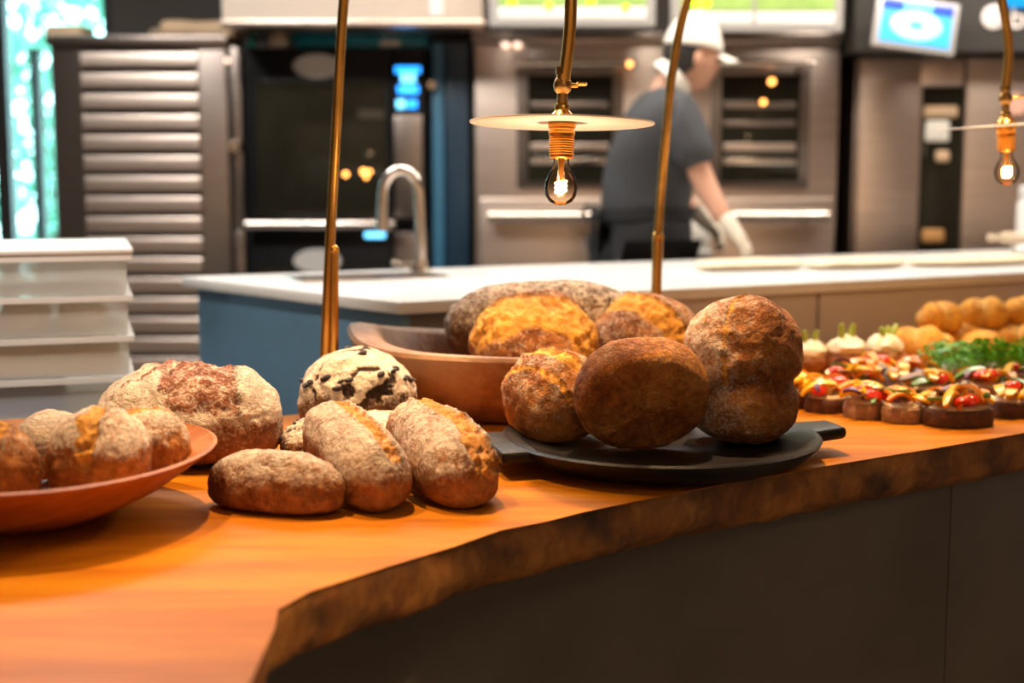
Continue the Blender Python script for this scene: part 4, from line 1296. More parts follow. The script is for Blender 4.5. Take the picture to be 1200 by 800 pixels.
tp = [(0, 0), (0.66, 0.0), (0.74, 0.012), (0.84, 0.045), (0.93, 0.09), (0.985, TH - 0.02), (1.0, TH - 0.006), (0.985, TH + 0.002), (0.94, TH + 0.004), (0.87, TH + 0.001), (0.835, TH - 0.008), (0.80, 0.10), (0.72, 0.065), (0.55, 0.04), (0, 0.03)]
MB().lathe(tp, 120, sx=TA, sy=TB, fn=trough_fn).build('trough', M['trough'], t)
gT = 'loaves in the carved trough'
p1 = P(627, 380, 2.96)
loaf('split_loaf', 'golden split boule at the front of the carved trough', (p1.x, p1.y, ZC), (1, -0.05, 0.0), (0.265, 0.24, 0.17), BB, gT, up=(0.0, -0.5, 1), rest=ZC + 0.052, seed=51, base=0.4, flour=(0.35, -0.2, 0.5),
     cuts=[((0, 1, 0.25), 0.05, 0.55, (0.1, -0.25, 1), 0.05, 0.004, 0.006)], rough=0.006)
p1 = P(612, 372, 3.13)
loaf('grey_loaf', 'long dusty grey-brown loaf lying at the back of the carved trough', (p1.x + 0.05, p1.y, ZC), (1, 0.10, 0), (0.44, 0.20, 0.175), BR, gT, rest=ZC + 0.088, seed=55, p=3.0, base=0.45, flour=(0.62, -0.5, 0.3), rough=0.004)
p1 = P(762, 380, 3.02)
loaf('split_loaf', 'golden boule with a curved score, at the far end of the carved trough', (p1.x, p1.y, ZC), (0.9, -0.4, 0.0), (0.235, 0.21, 0.175), BB, gT, up=(0.1, -0.35, 1), rest=ZC + 0.06, seed=58, flour=(0.5, -0.4, 0.4),
     cuts=[((0.5, 1, 0.2), -0.05, 0.32, (0.2, -0.2, 1), 0.2, 0.004, 0.006)], rough=0.005)

# ---- black platter
pc = P(774, 510, 2.50)
ZPl = ZC
PR = 0.284
t = thing('black_platter', 'round blackened wooden platter with two lug handles holding boules', 'platter', (pc.x, pc.y, ZC))
pp = [(0, 0.0), (0.20, 0.0), (0.222, 0.004), (0.262, 0.022), (PR - 0.003, 0.040), (PR, 0.046), (PR - 0.004, 0.0495), (PR - 0.022, 0.046), (0.245, 0.036), (0.19, 0.026), (0, 0.024)]
MB().lathe(pp, 96, fn=lambda q, a_: Vector((q.x * (1 + 0.008 * mnoise.noise(Vector((math.cos(a_) * 2, math.sin(a_) * 2, 1)))), q.y, q.z))).build('dish', M['ebony'], t)
Mr = Matrix.Rotation(math.radians(14), 4, 'Z') @ Matrix.Translation((PR - 0.02, 0, 0.03))
hm = MB().box(0, 0.082, -0.055, 0.055, -0.004, 0.018, 0.009, 3, M=Mr)
for v in hm.bm.verts:
    l = Mr.inverted() @ v.co
    l.y *= 1.0 - 0.28 * max(0, l.x / 0.08)
    l.z += 0.10 * max(0, l.x) * 0.5
    v.co = Mr @ l
hm.build('lug_handle', M['ebony'], t)
Mr = Matrix.Rotation(math.radians(194), 4, 'Z') @ Matrix.Translation((PR - 0.035, 0, 0.026))
hm = MB().box(0, 0.065, -0.095, 0.095, 0.0, 0.022, 0.006, 3, M=Mr)
hm.build('lug_handle', M['ebony'], t)
gP = 'boules on the black platter'
p1 = P(660, 470, 2.56)
loaf('scored_boule', 'scored golden-brown boule lying on the black platter beside the trough', (p1.x, p1.y + 0.03, ZC), (0.75, -0.55, 0.05), (0.205, 0.175, 0.155), BB, gP, up=(-0.1, -0.25, 1), rest=ZC + 0.0245, seed=61, base=0.42, flour=(0.45, -0.5, 0.5),
     cuts=[((0.25, 1, 0.1), 0.12, 0.17, (-0.2, 0, 1), 0.1, 0.003, 0.006), ((0.2, 1, 0.2), -0.40, 0.07, (0, -0.4, 1), 0.3, 0.002, 0.005)], rough=0.004)
p1 = P(757, 460, 2.405)
loaf('tilted_boule', 'smooth brown boule tipped on its side on the black platter, underside showing', (p1.x, p1.y, ZC), (1, 0.1, 0.0), (0.236, 0.214, 0.125), BB, gP, up=(0.12, 0.86, 0.50), rest=ZC + 0.026, seed=64, base=0.42, flour=(0.25, -0.9, 0.6), rough=0.0022, amp=0.03)
p1 = P(875, 440, 2.63)
loaf('tall_loaf', 'tall brown loaf standing on end on the black platter, pinched near its base', (p1.x, p1.y, ZC), (0.04, 0.15, 1), (0.262, 0.215, 0.19), BB, gP, up=(-0.25, -1, 0.1), rest=ZC + 0.0245, seed=68, p=3.0, q=2.2, base=0.5, flour=(0.75, -0.9, 0.3), fdir=((0, 1, 0.15), -0.6, 0.8), rough=0.006,
     waist=((1, 0.12, 0), -0.28, 0.16, 0.016, (0, -0.8, 0.5)), cuts=[((0, 1, -0.2), 0.02, 0.04, (0.8, 0, 0.6), 0.25, 0.003, 0.004)])
p1 = P(774, 398, 2.67)
loaf('hidden_boule', 'golden boule at the back of the black platter, mostly hidden by others', (p1.x, p1.y, ZC), (1, 0.3, 0), (0.13, 0.13, 0.15), BG, gP, rest=ZC + 0.0245, seed=71, flour=(0.3, 0, 0.6), cuts=[((0, 1, 0), 0.0, 0.3, (0, 0, 1), 0.2, 0.003, 0.004)])

# ------------------------------------------------------------------ canapes and pastries at the far end of the counter
M['crumb'] = mat('dark_crust', (0.10, 0.036, 0.012), 0.7, 0, 0.4, 60, 0.5)
M['crumb2'] = mat('pale_crust', (0.30, 0.17, 0.085), 0.75, 0, 0.4, 60, 0.5)
M['spread'] = mat('cream_spread', (0.70, 0.55, 0.34), 0.5, 0, 0.12, 50, 0.4)
M['yellow'] = mat('yellow_pepper', (0.82, 0.45, 0.012), 0.28, 0, 0.15, 20)
M['orange'] = mat('orange_pepper', (0.78, 0.24, 0.01), 0.28, 0, 0.15, 20)
M['red'] = mat('cherry_tomato', (0.66, 0.035, 0.012), 0.2, 0, 0.15, 20)
M['green'] = mat('cucumber_skin', (0.10, 0.22, 0.03), 0.3, 0, 0.3, 30)
M['pale_green'] = mat('courgette_flesh', (0.50, 0.50, 0.18), 0.4, 0, 0.15, 30)
M['purple'] = mat('red_cabbage', (0.10, 0.018, 0.085), 0.35, 0, 0.3, 30)
M['aubergine'] = mat('grilled_aubergine', (0.20, 0.10, 0.05), 0.5, 0, 0.4, 30)
M['parsley'] = mat('parsley', (0.14, 0.44, 0.02), 0.4, 0, 0.5, 40)
M['pastry'] = bread_mat('golden_pastry', (0.52, 0.17, 0.015), (0.74, 0.34, 0.03), (0.84, 0.47, 0.07), (0.78, 0.46, 0.12), (0.80, 0.70, 0.50), 50, 0.3)
M['bun'] = mat('choux_bun', (0.30, 0.11, 0.03), 0.55, 0, 0.4, 35, 0.6)
M['cream'] = mat('whipped_cream', (0.80, 0.68, 0.48), 0.45, 0, 0.06, 25, 0.2)
M['celery'] = mat('green_stick', (0.34, 0.42, 0.06), 0.4, 0, 0.2, 30)


def ribbon_mesh(name, m, L, W, th, arc, twist=0.0, n=8):
    """a curved strip with thickness"""
    mb = MB()
    secs = []
    for i in range(n + 1):
        u = i / n - 0.5
        a_ = u * arc
        R_ = L / arc if arc else 1
        c = Vector((R_ * math.sin(a_), 0, R_ * (math.cos(a_) - 1) + R_ * (1 - math.cos(arc / 2))))
        wd = W * (1 - 0.5 * (2 * abs(u)) ** 3)
        tw = twist * u
        yv = Vector((0, math.cos(tw), math.sin(tw)))
        nv = Vector((math.sin(a_), -math.sin(tw) * 0.5, math.cos(a_))).normalized()
        secs.append([mb.bm.verts.new(c + yv * wd / 2 * sy + nv * th / 2 * sz) for sy, sz in ((-1, -1), (1, -1), (1, 1), (-1, 1))])
    for a, b_ in zip(secs, secs[1:]):
        for k in range(4): mb.bm.faces.new((a[k], a[(k + 1) % 4], b_[(k + 1) % 4], b_[k]))
    mb.bm.faces.new(secs[0][::-1]); mb.bm.faces.new(secs[-1])
    return mb.mesh(name, m)


T_ = {}
T_['pepper_strip'] = [ribbon_mesh('pepper_strip', M['yellow'], 0.062, 0.014, 0.005, 1.5, 0.6), ribbon_mesh('pepper_strip', M['orange'], 0.055, 0.013, 0.005, 2.0, -0.5), ribbon_mesh('pepper_strip', M['yellow'], 0.045, 0.018, 0.005, 1.0, 0.3)]
T_['aubergine_strip'] = [ribbon_mesh('aubergine_strip', M['aubergine'], 0.08, 0.016, 0.004, 0.5, 0.4)]
mb = MB().lathe([(0, 0.0), (0.0125, 0.0), (0.014, 0.003), (0.0115, 0.009), (0.006, 0.0125), (0, 0.0135)], 14)
T_['tomato_half'] = [mb.mesh('tomato_half', M['red'])]
mb = MB().lathe([(0, 0), (0.017, 0), (0.0175, 0.002), (0.017, 0.004), (0, 0.0045)], 16)
cm = mb.mesh('courgette_slice', M['pale_green']); cm.materials.append(M['green'])
for f_ in cm.polygons:
    c = f_.center
    if math.hypot(c.x, c.y) > 0.0165: f_.material_index = 1
T_['courgette_slice'] = [cm, ribbon_mesh('courgette_slice', M['green'], 0.05, 0.012, 0.004, 0.8, 0.4)]
T_['cabbage_shred'] = [ribbon_mesh('cabbage_shred', M['purple'], 0.04, 0.008, 0.004, 2.4, 0.8)]


def slice_mesh(seed, L, W, H, m):
    mb = MB()
    prof = [(0, 0), (0.93, 0), (0.985, 0.05), (1.0, 0.3), (0.99, 0.75), (0.95, 0.97), (0.9, 1.0), (0, 1.0)]
    def fn(q, a_):
        ca, sa = math.cos(a_), math.sin(a_)
        k_ = (abs(ca) ** 2.6 + abs(sa) ** 2.6) ** (-1 / 2.6)
        n_ = 1 + 0.05 * mnoise.noise(Vector((ca * 1.6, sa * 1.6, seed + q.z * 10)))
        return Vector((q.x * k_ * n_, q.y * k_ * n_, q.z))
    mb.lathe([(r_, z_ * H) for r_, z_ in prof], 40, sx=L / 2, sy=W / 2, fn=fn)
    return mb.mesh('bread_slice', m)


rng = random.Random(77)


def toast(px, py, L, W, rz, label, dark=True, n=13, only=None):
    g_ = G(px, py, ZC)
    t = thing('vegetable_toast', label, 'canape', (g_.x, g_.y, ZC), rz, 'vegetable toasts on the counter')
    H = rng.uniform(0.029, 0.034)
    obj('bread_slice', slice_mesh(px * 0.1, L, W, H, M['crumb'] if dark else M['crumb2']), t)
    mb = MB()
    mb.lathe([(0, 0), (0.86, 0), (0.9, 0.3), (0.8, 0.8), (0.4, 1.15), (0, 0.012)], 28, sx=L / 2, sy=W / 2,
             fn=lambda q, a_: Vector((q.x, q.y, q.z * 0.010 * (1 + 0.5 * mnoise.noise(Vector((q.x * 60, q.y * 60, px)))))))
    mb.build('spread', M['spread'], t, True, (0, 0, H - 0.001))
    kinds = ['pepper_strip'] * 7 + ['tomato_half'] * 2 + ['courgette_slice'] * 2 + ['cabbage_shred', 'aubergine_strip']
    for k in range(n):
        kd = kinds[k % len(kinds)] if k < len(kinds) else rng.choice(kinds)
        me = rng.choice(T_[kd])
        a_ = rng.uniform(0, 6.28); r_ = math.sqrt(rng.random()) * 0.40
        o = obj(kd, me, t, (math.cos(a_) * r_ * L, math.sin(a_) * r_ * W, H + 0.012 + 0.026 * (1 - r_ / 0.42) * rng.uniform(0.5, 1.1)))
        o.rotation_euler = (rng.uniform(-0.45, 0.45), rng.uniform(-0.4, 0.4), rng.uniform(0, 6.28))
        k_ = rng.uniform(1.15, 1.55); o.scale = (k_, k_, k_)
    return t


toast(937, 475, 0.11, 0.085, 0.5, 'vegetable toast half hidden behind the tall loaf', True, 9)
toast(971, 481, 0.105, 0.085, 0.6, 'dark-crusted vegetable toast with a sunken topping, second in the front row from the tall loaf', True)
toast(1013, 488, 0.086, 0.085, 0.9, 'pale-crusted vegetable toast standing beside a dark-crusted one, third from the tall loaf', False)
toast(1058, 493, 0.086, 0.085, 0.9, 'vegetable toast between a pale-crusted one and the biggest toast', False)
toast(1123, 497, 0.145, 0.095, 0.2, 'biggest vegetable toast, piled with yellow peppers at the counter edge', True, 20)
toast(1190, 486, 0.13, 0.09, 0.4, 'vegetable toast next to the biggest one, away from the tall loaf', True, 14)
for i, (px, py) in enumerate(((985, 464), (1036, 468), (1087, 471), (1143, 468), (1196, 464), (1250, 470))):
    toast(px, py, 0.115, 0.085, 0.6, ['vegetable toast in the second row, closest to the tall loaf', 'second-row vegetable toast behind the third front toast from the tall loaf', 'second-row vegetable toast just behind the toast that adjoins the biggest one', 'second-row vegetable toast directly behind the biggest toast', 'second-row vegetable toast behind the front toast beyond the biggest one', 'second-row vegetable toast farthest from the tall loaf'][i], i % 2 == 0, 13)
for i, (px, py) in enumerate(((1022, 452), (1068, 454))):
    toast(px, py, 0.11, 0.08, 0.6, ['back-row vegetable toast in front of the last cream bun', 'back-row vegetable toast between the cream buns and the parsley toasts'][i], True, 12)

# herb toasts
hb = leaf_cloud(random.Random(3), 560, 0, 0, 0.02, 0.085, 0.07, 0.042, 0.010)
hb.materials.append(M['parsley'])
for i, (px, py, lab) in enumerate(((1112, 449, 'toast heaped with chopped green parsley, closest to the cream buns'), (1163, 446, 'toast heaped with chopped green parsley, in the middle of three'), (1214, 443, 'toast heaped with chopped green parsley, farthest from the cream buns'))):
    g_ = G(px, py, ZC)
    t = thing('herb_toast', lab, 'canape', (g_.x, g_.y, ZC), 0.5, 'herb toasts on the counter')
    obj('bread_slice', slice_mesh(px * 0.3, 0.125, 0.09, 0.032, M['crumb2']), t)
    MB().lathe([(0, 0), (0.056, 0), (0.05, 0.008), (0.03, 0.016), (0, 0.018)], 24, sy=0.72).build('spread', M['spread'], t, True, (0, 0, 0.031))
    o = obj('parsley', hb, t, (0, 0, 0.044)); o['kind'] = 'stuff'
    o.rotation_euler = (0, 0, i * 2.0)

# cream buns
for i, (px, py, sc_, lab) in enumerate(((948, 437, 0.85, 'cream-topped bun with green sticks, nearest the tall loaf'), (991, 437, 0.98, 'cream-topped bun with two green sticks, between two similar buns'), (1036, 434, 0.95, 'cream-topped bun with short green tips, beside the golden pastries'))):
    g_ = G(px, py, ZC)
    t = thing('cream_bun', lab, 'pastry', (g_.x, g_.y, ZC), 0.4 * i, 'cream buns on the counter')
    mb = MB()
    bmesh.ops.create_uvsphere(mb.bm, u_segments=32, v_segments=20, radius=1)
    for v in mb.bm.verts:
        n_ = 1 + 0.16 * mnoise.fractal(v.co * 2.2 + Vector((i * 5, 0, 0)), 1, 2, 3)
        v.co = Vector((v.co.x * 0.058 * n_, v.co.y * 0.055 * n_, max(0, 0.032 + v.co.z * 0.046 * n_))) * sc_
    mb.build('bun', M['bun'], t)
    mb = MB()
    def swirl(q, a_):
        return Vector((q.x, q.y, q.z)) * (1 + 0.10 * mnoise.noise(Vector((q.x * 50 + i * 3, q.y * 50, q.z * 50))))
    mb.lathe([(0, 0.050), (0.044, 0.050), (0.050, 0.058), (0.050, 0.070), (0.040, 0.082), (0.026, 0.092), (0.012, 0.097), (0, 0.098)], 48, sx=sc_, sy=sc_, fn=swirl)
    for v in mb.bm.verts: v.co.z *= sc_
    mb.build('cream', M['cream'], t)
    for k in range(2 if i < 2 else 3):
        bx_ = (k - 0.5) * 0.026 * sc_
        MB().tube([(bx_, 0.0, 0.085 * sc_), (bx_ * 1.2, 0, 0.105 * sc_), (bx_ * 1.5 + 0.002, 0, (0.128 if i < 2 else 0.118) * sc_)], [0.008, 0.0085, 0.006], 10).build('green_stick', M['celery'], t)


# golden pastries: fat twisted crescents
def croissant_mesh(seed, L, R_):
    nu, nv = 70, 28
    vs, fl, gd = [], [], []
    for i in range(nu):
        s_ = -1 + 2 * i / (nu - 1)
        rr = R_ * math.sqrt(max(0.004, 1 - abs(s_) ** 2.2)) * (0.80 + 0.22 * abs(math.sin(s_ * 4.2 + 0.5)))
        a_ = s_ * 0.9
        c = Vector((math.sin(a_) * L * 0.62, (1 - math.cos(a_)) * L * 0.55, 0))
        tg = Vector((math.cos(a_), math.sin(a_), 0)); sd = Vector((-tg.y, tg.x, 0))
        for j in range(nv):
            b_ = 2 * math.pi * j / nv
            q = c + sd * math.cos(b_) * rr + Vector((0, 0, math.sin(b_) * rr * 0.85))
            n_ = 0.05 * R_ * mnoise.noise(q * 40 + Vector((seed, 0, 0)))
            q = q + Vector((0, 0, n_))
            vs.append((q.x, q.y, max(q.z, -R_ * 0.6) + R_ * 0.6))
            gd.append(0.8 * max(0, 1 - abs(math.sin(s_ * 4.2 + 0.5)) * 1.4)); fl.append(0)
    fs = [(i * nv + j, i * nv + (j + 1) % nv, (i + 1) * nv + (j + 1) % nv, (i + 1) * nv + j) for i in range(nu - 1) for j in range(nv)]
    fs += [tuple(range(nv))[::-1], tuple((nu - 1) * nv + j for j in range(nv))]
    me = bpy.data.meshes.new('crescent_pastry')
    me.from_pydata(vs, [], fs)
    for nm, arr in (('flour', fl), ('gold', gd), ('char', fl)):
        at = me.attributes.new(nm, 'FLOAT', 'POINT'); at.data.foreach_set('value', np.array(arr, np.float32))
    me.polygons.foreach_set('use_smooth', [True] * len(me.polygons))
    me.materials.append(M['pastry'])
    bm = bmesh.new(); bm.from_mesh(me); bmesh.ops.recalc_face_normals(bm, faces=bm.faces); bm.to_mesh(me); bm.free()
    return me


cms = [croissant_mesh(k, 0.115, 0.049) for k in range(3)]
spots = [(1078, 424, 0.0, 1.15, -0.3), (1122, 415, 0.0, 1.05, 0.4), (1150, 424, 0.0, 1.0, 1.0), (1196, 416, 0.0, 1.05, -0.2), (1225, 422, 0.0, 1.05, 0.6),
         (1100, 418, 0.06, 0.95, 0.5), (1152, 413, 0.06, 1.0, -0.1), (1198, 412, 0.06, 1.0, 0.5), (1165, 408, 0.0, 1.1, 0.8), (1240, 409, 0.0, 1.1, 0.2), (1218, 410, 0.06, 1.0, 0.9)]
for i, (px, py, dz, sc_, rz) in enumerate(spots):
    g_ = G(px, py, ZC)
    o = obj('crescent_pastry', cms[i % 3], None, (g_.x, g_.y, ZC + dz * 1.2))
    o.rotation_euler = (0.0, 0.0, rz); o.scale = (sc_ * 1.2,) * 3
    if i == 0: lab = 'large golden crescent pastry at the pile end next to the cream buns'
    elif dz > 0: lab = 'golden crescent pastry lying on top of the pastry pile'
    else: lab = 'golden crescent pastry in the bottom layer of the pastry pile'
    tag(o, lab, 'pastry', 'golden pastries on the counter')


# ------------------------------------------------------------------ the baker
def skin_mesh(name, verts, edges, rads, root, m, sub=2):
    me = bpy.data.meshes.new(name)
    me.from_pydata([tuple(v) for v in verts], edges, [])
    o = bpy.data.objects.new(name, me); C.objects.link(o)
    md = o.modifiers.new('skin', 'SKIN'); md.use_smooth_shade = True
    sl = me.skin_vertices[0].data
    for i, r_ in enumerate(rads):
        sl[i].radius = r_ if isinstance(r_, tuple) else (r_, r_)
        sl[i].use_root = (i == root)
    sb = o.modifiers.new('sub', 'SUBSURF'); sb.levels = sub; sb.render_levels = sub
    bpy.context.view_layer.update()
    dg = bpy.context.evaluated_depsgraph_get()
    out = bpy.data.meshes.new_from_object(o.evaluated_get(dg))
    out.name = name
    bpy.data.objects.remove(o); bpy.data.meshes.remove(me)
    out.materials.clear(); out.materials.append(m)
    out.polygons.foreach_set('use_smooth', [True] * len(out.polygons))
    return out


YP = 5.28
hip = P(752, 285, YP)
baker = thing('person', 'person in a white cap, charcoal shirt and black apron, reaching over the island', 'person', (hip.x, YP, 0))
O_ = Vector((hip.x, YP, 0))
fw = Vector((math.cos(0.30), math.sin(0.30), 0)); rt = Vector((fw.y, -fw.x, 0))   # rt points to the camera side
def W_(px, py, dy=0.0):
    return P(px, py, YP + dy) - O_
pel = Vector((0.0, 0, 0.93))
bel = W_(757, 232); che = W_(766, 160); nb = W_(777, 102); nk = W_(792, 88)
shr = W_(797, 138, -0.17); elr = W_(822, 207, -0.19); wrr = W_(850, 262, -0.24)
shl = che + Vector((0.05, 0.17, 0.09)); ell = shl + Vector((0.02, 0.04, -0.27)); wrl = ell + Vector((0.13, -0.05, -0.12))
hr = pel + rt * 0.09 + Vector((0, 0, -0.06)); hl = pel - rt * 0.09 + Vector((0, 0, -0.06))
kr = Vector((hr.x + 0.02, hr.y, 0.50)); kl = Vector((hl.x + 0.03, hl.y, 0.50))
ar_ = Vector((kr.x - 0.03, kr.y, 0.09)); al_ = Vector((kl.x - 0.02, kl.y, 0.09))
tr_ = ar_ + fw * 0.17 + Vector((0, 0, -0.05)); tl_ = al_ + fw * 0.17 + Vector((0, 0, -0.05))
hd = W_(812, 66)
bv = [pel, bel, che, nb, nk, hd, shr, elr, wrr, shl, ell, wrl, hr, kr, ar_, tr_, hl, kl, al_, tl_]
be = [(0, 1), (1, 2), (2, 3), (3, 4), (4, 5), (2, 6), (6, 7), (7, 8), (2, 9), (9, 10), (10, 11), (0, 12), (12, 13), (13, 14), (14, 15), (0, 16), (16, 17), (17, 18), (18, 19)]
br = [0.11, 0.10, 0.09, 0.048, 0.055, 0.065, 0.05, 0.046, 0.034, 0.068, 0.046, 0.034, 0.085, 0.06, 0.045, 0.04, 0.085, 0.06, 0.045, 0.04]
bme = skin_mesh('body', bv, be, br, 0, M['skin'])
# head joined into the body mesh: skull, jaw, nose, ears
bm = bmesh.new(); bm.from_mesh(bme)
hf = (fw * 0.98 + Vector((0, 0, -0.14))).normalized(); hs = rt.copy(); hu = hs.cross(hf).normalized()
if hu.z < 0: hu = -hu
r_ = bmesh.ops.create_uvsphere(bm, u_segments=40, v_segments=28, radius=1)
for v in r_['verts']:
    c = v.co.copy()           # x forward, y side, z up
    fx = c.x * 0.098; sy = c.y * 0.077; uz = c.z * 0.122
    if c.z < -0.1:
        k_ = (-0.1 - c.z)
        sy *= 1 - 0.35 * k_; fx = fx * (1 - 0.12 * k_) + 0.016 * k_
    nose = math.exp(-((c.y / 0.14) ** 2) - ((c.z + 0.18) / 0.16) ** 2) * (1 if c.x > 0 else 0)
    fx += 0.024 * nose
    fx -= 0.008 * math.exp(-((abs(c.y) - 0.38) / 0.16) ** 2 - ((c.z - 0.02) / 0.12) ** 2) * (1 if c.x > 0 else 0)
    fx += 0.007 * math.exp(-((c.y / 0.28) ** 2) - ((c.z + 0.50) / 0.10) ** 2) * (1 if c.x > 0 else 0)
    fx += 0.008 * math.exp(-((c.y / 0.28) ** 2) - ((c.z + 0.82) / 0.12) ** 2) * (1 if c.x > 0 else 0)
    v.co = hd + hf * fx + hs * sy + hu * uz
for sgn in (1, -1):
    r_ = bmesh.ops.create_uvsphere(bm, u_segments=14, v_segments=10, radius=1)
    for v in r_['verts']:
        c = v.co.copy()
        v.co = hd + hf * (-0.012 + c.x * 0.018) + hs * sgn * (0.079 + c.y * 0.009) + hu * (-0.012 + c.z * 0.032)
bm.to_mesh(bme); bm.free()
bme.polygons.foreach_set('use_smooth', [True] * len(bme.polygons))
obj('body', bme, baker)
for sgn in (1, -1):
    mb = MB(); bmesh.ops.create_uvsphere(mb.bm, u_segments=12, v_segments=8, radius=0.011)
    mb.build('eye', M['hair'], baker, True, hd + hf * 0.082 + hs * sgn * 0.03 + hu * 0.0)
    mb = MB().tube([hd + hf * 0.088 + hs * sgn * 0.016 + hu * 0.022, hd + hf * 0.084 + hs * sgn * 0.035 + hu * 0.027, hd + hf * 0.07 + hs * sgn * 0.052 + hu * 0.022], [0.003, 0.004, 0.002], 8)
    mb.build('eyebrow', M['hair'], baker)
mb = MB().tube([hd + hf * 0.088 + hs * -0.022 + hu * -0.062, hd + hf * 0.097 + hu * -0.060, hd + hf * 0.088 + hs * 0.022 + hu * -0.062], [0.003, 0.006, 0.003], 8)
mb.build('mouth', mat('lips', (0.42, 0.15, 0.11), 0.5), baker)
# hair: back and sides below the cap
mb = MB()
r_ = bmesh.ops.create_uvsphere(mb.bm, u_segments=36, v_segments=24, radius=1)
dl = []
for v in r_['verts']:
    c = v.co.copy()
    keep = c.x < 0.12 - 0.5 * max(0, -c.z - 0.0) and c.z > -0.62
    v.co = hd + hf * (c.x * 0.107 - 0.006) + hs * c.y * 0.083 + hu * (c.z * 0.125 + 0.004 + 0.003 * mnoise.noise(c * 9))
    if not keep: dl.append(v)
bmesh.ops.delete(mb.bm, geom=dl, context='VERTS')
hair = mb.build('hair', M['hair'], baker)
md = hair.modifiers.new('solid', 'SOLIDIFY'); md.thickness = 0.006
# cap
mb = MB()
r_ = bmesh.ops.create_uvsphere(mb.bm, u_segments=40, v_segments=28, radius=1)
dl = []
for v in r_['verts']:
    c = v.co.copy()
    if c.z < 0.10 - 0.12 * c.x * -1 * 0: dl.append(v)
    v.co = hd + hf * (c.x * 0.113 - 0.004) + hs * c.y * 0.092 + hu * (c.z * 0.148 + 0.012)
bmesh.ops.delete(mb.bm, geom=dl, context='VERTS')
cap = mb.build('cap', M['cap'], baker)
cap.modifiers.new('solid', 'SOLIDIFY').thickness = 0.005
mb = MB()
rows = []
for i in range(9):
    u = i / 8
    row = []
    for j in range(17):
        w_ = -1 + 2 * j / 16
        row.append(mb.bm.verts.new(hd + hf * (0.098 * math.sqrt(max(0, 1 - (w_ * 0.72) ** 2)) - 0.0 + u * 0.085 * (1 - 0.55 * w_ * w_)) + hs * w_ * 0.068 + hu * (0.030 - 0.018 * u - 0.022 * w_ * w_)))
    rows.append(row)
for a, b_ in zip(rows, rows[1:]):
    for j in range(16): mb.bm.faces.new((a[j], a[j + 1], b_[j + 1], b_[j]))
brim = mb.build('brim', M['cap'], cap)
brim.modifiers.new('solid', 'SOLIDIFY').thickness = 0.005
mb = MB(); bmesh.ops.create_uvsphere(mb.bm, u_segments=12, v_segments=8, radius=0.008)
mb.build('button', M['cap'], cap, True, hd + hu * 0.160)
# collar
cdir = (nk - nb).normalized()
Mc = Matrix.Translation(nb.lerp(nk, 0.75)) @ cdir.to_track_quat('Z', 'Y').to_matrix().to_4x4()
MB().lathe([(0.088, -0.02), (0.076, 0.024), (0.070, 0.026), (0.080, -0.02)], 32, closed=True, M=Mc).build('collar', M['cap'], baker)
# shirt
elb = shr.lerp(elr, 0.88); elb2 = shl.lerp(ell, 0.85)
sv = [pel + Vector((0, 0, 0.02)), bel, che, nb.lerp(nk, 0.35), shr, elb, shl, elb2, bel.lerp(che, 0.5)]
se = [(0, 1), (1, 8), (8, 2), (2, 3), (2, 4), (4, 5), (2, 6), (6, 7)]
sr = [0.175, 0.18, 0.185, 0.098, 0.098, 0.082, 0.095, 0.078, 0.19]
sm = skin_mesh('shirt', sv, se, sr, 0, M['shirt'])
obj('shirt', sm, baker)
# trousers
pv = [pel, hr, kr, ar_ + Vector((0, 0, 0.02)), hl, kl, al_ + Vector((0, 0, 0.02))]
pm = skin_mesh('trousers', pv, [(0, 1), (1, 2), (2, 3), (0, 4), (4, 5), (5, 6)], [0.15, 0.108, 0.083, 0.07, 0.108, 0.083, 0.07], 0, M['apron'])
obj('trousers', pm, baker)
for a_, tt in ((ar_, tr_), (al_, tl_)):
    sh = skin_mesh('shoe', [a_ + Vector((0, 0, -0.03)) - fw * 0.04, a_.lerp(tt, 0.5) + Vector((0, 0, -0.02)), tt + Vector((0, 0, 0.008))], [(0, 1), (1, 2)], [0.05, 0.05, 0.042], 0, M['black'])
    zmin = min(v.co.z for v in sh.vertices)
    for v in sh.vertices: v.co.z = max(v.co.z, 0.002)
    obj('shoe', sh, baker)
# apron: wrapped skirt, waist band, bow
mb = MB()
rows = []
for i in range(13):
    u = i / 12
    zc_ = 1.06 - 0.58 * u
    row = []
    for j in range(45):
        a_ = -2.75 + 5.5 * j / 44
        rr = 0.178 + 0.03 * u + 0.008 * math.sin(a_ * 7) * u
        d = fw * math.cos(a_) * rr * 0.95 + rt * math.sin(a_) * rr * 1.02
        row.append(mb.bm.verts.new(Vector((pel.x + 0.01, pel.y, zc_)) + d))
    rows.append(row)
for a, b_ in zip(rows, rows[1:]):
    for j in range(44): mb.bm.faces.new((a[j], a[j + 1], b_[j + 1], b_[j]))
ap = mb.build('apron', M['apron'], baker)
ap.modifiers.new('solid', 'SOLIDIFY').thickness = 0.004
MB().lathe([(0.184, -0.02), (0.186, 0.02), (0.18, 0.02), (0.178, -0.02)], 40, closed=True, M=Matrix.Translation((pel.x + 0.01, pel.y, 1.06))).build('waist_band', M['apron'], ap)
bk = Vector((pel.x, pel.y, 1.06)) - fw * 0.19
mb = MB()
for sg in (1, -1):
    mb.tube([bk, bk + rt * sg * 0.04 + Vector((0, 0, 0.03)) - fw * 0.01, bk + rt * sg * 0.08 - fw * 0.015, bk + rt * sg * 0.04 + Vector((0, 0, -0.02)) - fw * 0.01, bk + rt * sg * 0.004], 0.008, 8)
    mb.tube([bk, bk + rt * sg * 0.02 + Vector((0, 0, -0.1)), bk + rt * sg * 0.04 + Vector((0, 0, -0.22))], [0.007, 0.008, 0.006], 8)
mb.build('apron_bow', M['apron'], ap)


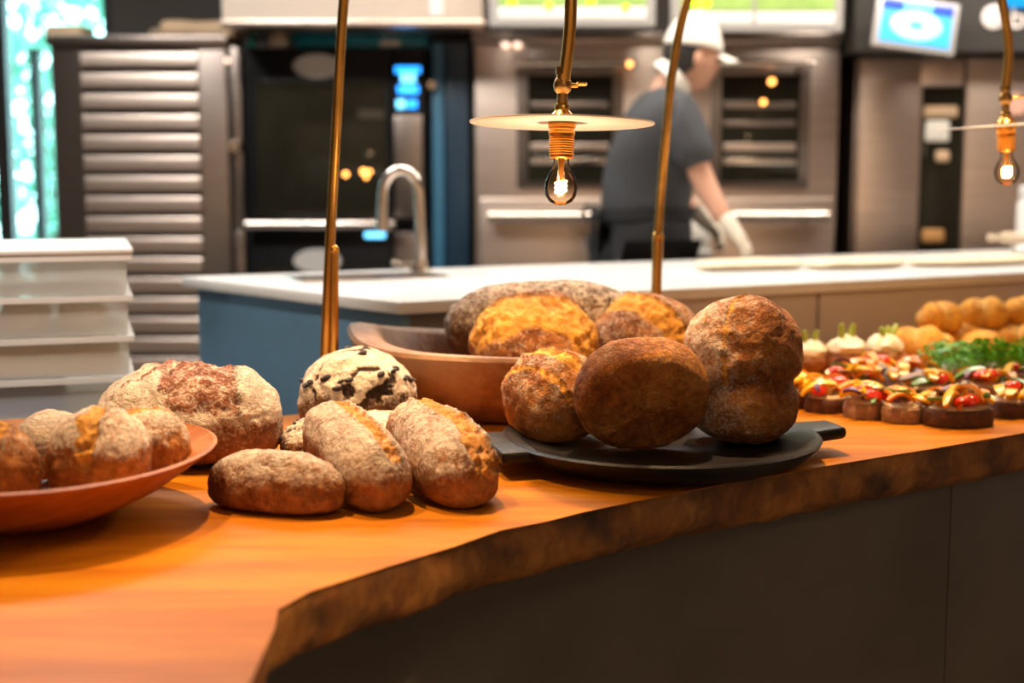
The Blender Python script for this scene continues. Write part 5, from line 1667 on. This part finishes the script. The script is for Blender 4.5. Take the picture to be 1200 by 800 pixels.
# gloves with five fingers
def glove(wr, el, tip_dir, thumb_side):
    d = tip_dir.normalized()
    s_ = thumb_side - d * thumb_side.dot(d); s_.normalize()
    n_ = d.cross(s_)
    if n_.z > 0: n_ = -n_
    palm0 = wr; palm1 = wr + d * 0.055; palm2 = wr + d * 0.09
    up_arm = wr + (el - wr).normalized() * 0.06
    vs = [up_arm, palm0, palm1, palm2]; es = [(0, 1), (1, 2), (2, 3)]; rs = [0.044, 0.040, (0.042, 0.026), (0.040, 0.022)]
    for k, (off, ln) in enumerate(((0.030, 0.068), (0.010, 0.078), (-0.010, 0.072), (-0.030, 0.056))):
        b0 = wr + d * 0.085 + s_ * off
        i0 = len(vs)
        vs += [b0, b0 + d * ln * 0.5 + n_ * 0.010, b0 + d * ln * 0.8 + n_ * 0.028, b0 + d * ln * 0.92 + n_ * 0.042]
        rs += [0.0115, 0.0105, 0.010, 0.0085]
        es += [(3, i0), (i0, i0 + 1), (i0 + 1, i0 + 2), (i0 + 2, i0 + 3)]
    i0 = len(vs)
    vs += [wr + d * 0.035 + s_ * 0.036, wr + d * 0.065 + s_ * 0.055 + n_ * 0.01, wr + d * 0.09 + s_ * 0.058 + n_ * 0.022]
    rs += [0.015, 0.0125, 0.010]; es += [(1, i0), (i0, i0 + 1), (i0 + 1, i0 + 2)]
    g_ = skin_mesh('glove', vs, es, rs, 1, M['glove'], 2)
    return obj('glove', g_, baker)


glove(wrr, elr, Vector((0.62, -0.12, -0.62)), Vector((0.3, 0.9, 0.2)))
glove(wrl, ell, Vector((0.5, -0.3, -0.5)), Vector((0.2, -0.9, 0.3)))

# towel on the deck oven bar
q = P(815, 216, 6.2)
zt_ = P(815, 252, YB).z
t = thing('towel', 'cream towel hanging over the deck oven pull bar behind the baker', 'towel', (q.x, YB - 0.08, zt_ - 0.16))
mb = MB()
prof = [(-0.034, -0.02), (-0.036, 0.16), (-0.02, 0.192), (0.0, 0.198), (0.02, 0.192), (0.036, 0.16), (0.034, 0.03)]
rows = []
for y_, z_ in prof:
    rows.append([mb.bm.verts.new((-0.07 + 0.14 * j / 20, y_ + 0.004 * math.sin(j * 1.3) * (1 if abs(y_) > 0.03 else 0), z_)) for j in range(21)])
for a, b_ in zip(rows, rows[1:]):
    for j in range(20): mb.bm.faces.new((a[j], a[j + 1], b_[j + 1], b_[j]))
tw = mb.build('cloth', M['cap'], t)
tw.modifiers.new('solid', 'SOLIDIFY').thickness = 0.004
MB().box(-0.071, 0.071, -0.045, -0.036, 0.0, 0.012, 0.002).build('hem', M['white'], t)
